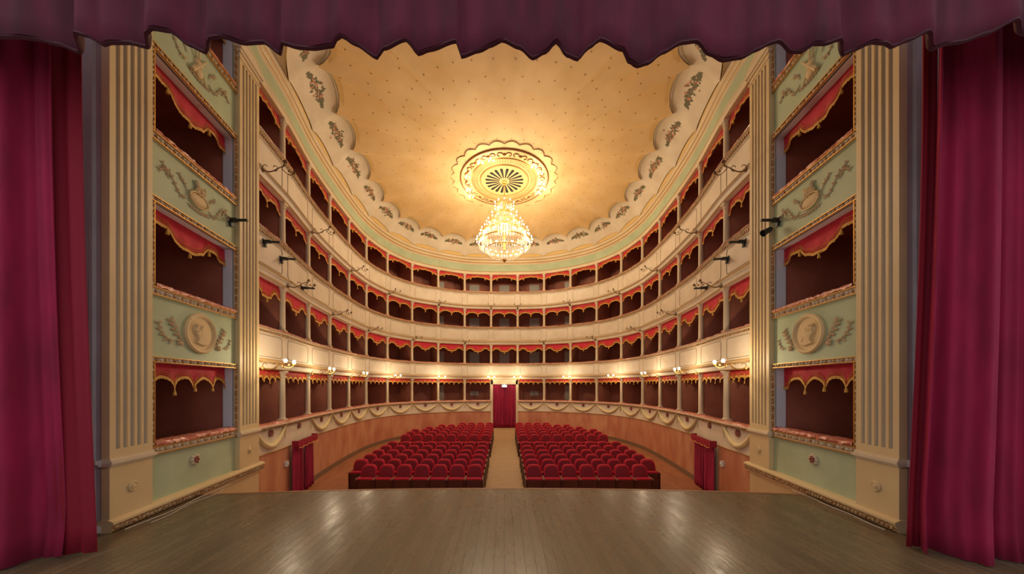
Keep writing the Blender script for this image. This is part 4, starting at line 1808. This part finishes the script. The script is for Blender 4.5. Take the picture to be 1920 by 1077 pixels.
ZK = FPX / 625.0
ROWS = [(9.00, 7, 0.0), (9.62, 8, 0), (10.28, 8, 0), (10.95, 8, 0), (11.67, 8, 0), (12.4, 8, 0), (14.05, 8, 0), (14.82, 8, 0), (15.6, 8, 0), (16.37, 7, 0), (17.14, 6, 0), (17.9, 4, 0)]
seat0 = make_seat()
CH[seat0.name] = [(c, kids(c)) for c in kids(seat0)]
first = True
for r, (yy, cnt, _) in enumerate(ROWS):
    y = yy * ZK + .10
    for side in (-1, 1):
        for k in range(cnt):
            x = side * (.57 + .243 + .487 * k)
            if r == 0:
                rw = 'front row'
            elif r == 11:
                rw = 'last row'
            else:
                rw = '%s row' % ORD[r + 1]
            lb = 'red velvet theatre seat, %s block, %s, %s from the aisle' % (SN[side], rw, ORD[k + 1])
            loc = (x, y, floor_z(y))
            if first:
                seat0.location = loc
                seat0['label'] = lb
                seat0['group'] = 'red theatre seats in the stalls'
                first = False
            else:
                dup(seat0, loc, 0, label=lb)

# ------------------------------------------------------------------ stage curtains and valance
for side in (-1, 1):
    S = SN[side]
    t = thing('stage_curtain', 'heavy crimson velvet stage curtain hanging at the %s edge of the stage' % S, 'curtain', (side * 5.2, 3.45, 0))
    mb = MB()
    sg = side
    xb, xt = (4.52, 4.66) if side == -1 else (4.61, 4.78)
    rnd = random.Random(5 + side)
    rows = []
    NN = 260
    ph = [rnd.uniform(0, 6.28) for _ in range(6)]
    for j in range(25):
        f = j / 24                       # 0 top, 1 bottom
        z = 6.6 * (1 - f) + .015 * f
        x0 = xt + (xb - xt) * (f ** 2.0)
        r_ = []
        for k in range(NN + 1):
            u = k / NN
            s = (.24 if side == -1 else .0) + u * 2.6
            w_ = (.085 * math.sin(s * 2 * PI / .46 + ph[0] + .9 * f) + .03 * math.sin(s * 2 * PI / .23 + ph[1]) + .06 * math.sin(s * 2 * PI / 1.05 + ph[2] - .8 * f)
                  + .010 * math.sin(s * 2 * PI / .09 + ph[3] + 2 * f))
            w_ *= (.8 + .35 * f)
            edge_in = max(0, 1 - s / .12)
            x = sg * (x0 + s * (.93 + .04 * f)) + sg * w_ * .35
            y = 3.62 - min(s, .75) * .33 + w_ - .05 * edge_in
            if f > .93:
                y -= .04 * (f - .93) / .07 * (1 + .5 * math.sin(s * 8))
            r_.append((x, y, z))
        rows.append(r_)
    mb.grid(rows)
    mb.build('curtain_cloth', 'velvet', t, smooth=80, solid=.012)
    mb = MB()
    rows = []
    for j in range(25):
        f = j / 24
        z = 6.6 * (1 - f) + .015 * f
        x0 = xt + (xb - xt) * (f ** 2.0)
        r_ = []
        for k in range(13):
            s = k / 12 * (.34 if side == -1 else .16)
            x = sg * (x0 + s + .012 * math.sin(f * 5))
            y = (3.56 - .20 * s if side == -1 else 3.68) + .018 * math.sin(k * 1.1 + 1.2 * f) + .03 * math.sin(k / 12 * PI)
            r_.append((x, y, z))
        rows.append(r_)
    mb.grid(rows)
    mb.build('red_lining_edge', 'velvet_red', t, smooth=80, solid=.01)

HEM = [(-60, 66), (0, 68), (33, 68), (67, 72), (110, 82), (150, 97), (141, 60), (165, 66), (194, 83), (207, 79), (241, 79), (277, 87), (273, 62), (284, 52), (318, 57), (354, 83),
       (385, 97), (394, 70), (415, 67), (458, 80), (495, 78), (525, 100), (529, 80), (560, 88), (588, 90), (625, 85), (631, 72), (640, 66), (665, 81), (707, 107), (719, 90),
       (761, 73), (784, 100), (807, 92), (855, 76), (865, 105), (899, 94), (924, 83), (941, 74), (974, 88), (999, 108), (1024, 96), (1043, 77), (1062, 102), (1083, 110),
       (1104, 88), (1125, 73), (1168, 92), (1177, 113), (1195, 123), (1216, 117), (1241, 98), (1279, 79), (1305, 76), (1330, 100), (1355, 112), (1390, 107), (1420, 92),
       (1444, 80), (1459, 76), (1485, 96), (1504, 96), (1526, 81), (1548, 81), (1576, 72), (1580, 102), (1600, 93), (1635, 78), (1660, 80), (1671, 87), (1704, 74),
       (1741, 57), (1747, 92), (1770, 82), (1800, 78), (1850, 62), (1905, 35), (1915, 62), (1980, 66)]
# hem of the valance: the low points are folds that swing away from the stage
hem3 = []
for px, py in HEM:
    off = 723.5 - py
    Y = 2.85 * (1 + .5 * (663.0 / off - 1) * 1.0)
    hem3.append(((px - 945.7) * Y / FPX, Y, CAMZ + off * Y / FPX))
hx0, hx1 = hem3[0], hem3[-1]
hem3 = [(hx0[0] - 2.2, 2.85, hx0[2]), (hx0[0] - 1.3, 2.93, hx0[2] - .1), (hx0[0] - .6, 2.85, hx0[2])] + hem3 + [(hx1[0] + .6, 2.85, hx1[2]), (hx1[0] + 1.3, 2.93, hx1[2] - .1), (hx1[0] + 2.2, 2.85, hx1[2])]
fine = []
for a, b in zip(hem3[:-1], hem3[1:]):
    L_ = math.hypot(b[0] - a[0], b[2] - a[2])
    m_ = max(2, int(L_ / .03))
    for k in range(m_):
        f = k / m_
        g = f * f * (3 - 2 * f)
        h = f * .45 + g * .55
        fine.append((a[0] + (b[0] - a[0]) * f, a[1] + (b[1] - a[1]) * g, a[2] + (b[2] - a[2]) * h))
fine.append(hem3[-1])
nF = len(fine)
t = thing('stage_valance', 'wide plum velvet valance with wavy maroon hem across the top of the stage opening', 'valance', (0, 3.05, 7.4))
mb = MB()
rows = []
HV = 2.4
for j in range(17):
    f = j / 16
    r_ = []
    for k, (x, y, z) in enumerate(fine):
        xu = -7.2 + 14.4 * k / (nF - 1)
        g = 1 - (1 - min(1, f * 1.35)) ** 2
        xx = x + (xu - x) * (f ** 1.5)
        fold = (y - 2.9) * (1 - .45 * f) + .055 * math.sin(xx * 9 + 1.3 * math.sin(xx * 2)) * (.25 + f * (1.6 - f)) + .02 * math.sin(xx * 21 + 2 * math.sin(xx * 3)) * (.2 + f)
        r_.append((xx, 2.9 + fold - .03 * f, z + (7.6 - z) * f))
    rows.append(r_)
mb.grid(rows)
mb.build('valance_cloth', 'velvet_dark', t, smooth=80, solid=.012)
mb = MB()
rows = [[(x, y - .012, z + .008) for x, y, z in fine], [(x, y - .016, z - .012) for x, y, z in fine], [(x, y + .012, z - .016) for x, y, z in fine],
        [(x, y + .03, z + .03) for x, y, z in fine], [(x, y + .035, z + .12) for x, y, z in fine]]
mb.grid(rows)
mb.build('hem_lining', 'velvet_hem', t, smooth=60, solid=.004)

# ------------------------------------------------------------------ cables on the stage floor
for off, lb, r_, ua, ub in ((.24, 'pale cable lying on the stage boards along the left wall, nearer the wall', .008, .05, 2.0),
                            (.33, 'pale cable lying on the stage boards along the left wall, farther from the wall', .007, .25, 1.75)):
    mb = MB()
    P = []
    for k in range(40):
        f = k / 39
        u = ua + (ub - ua) * f
        d = off + .03 * math.sin(f * 9 + off * 20) - .10 * max(0, f - .8) * 5 * .6
        x, y, z = W(-1, u, d, r_ + .002)
        P.append((x, y, z))
    mb.tube(P, r_, 6)
    o = mb.build('cable', 'cable', None, smooth=60, origin=P[0])
    tag(o, lb, 'cable')
mb = MB()
P = [W(1, .05 + 1.6 * k / 30, .20 + .015 * math.sin(k * .5), .009) for k in range(31)]
mb.tube(P, .008, 6)
o = mb.build('cable', 'cable', None, smooth=60, origin=P[0])
tag(o, 'pale cable lying on the stage boards along the right wall', 'cable')
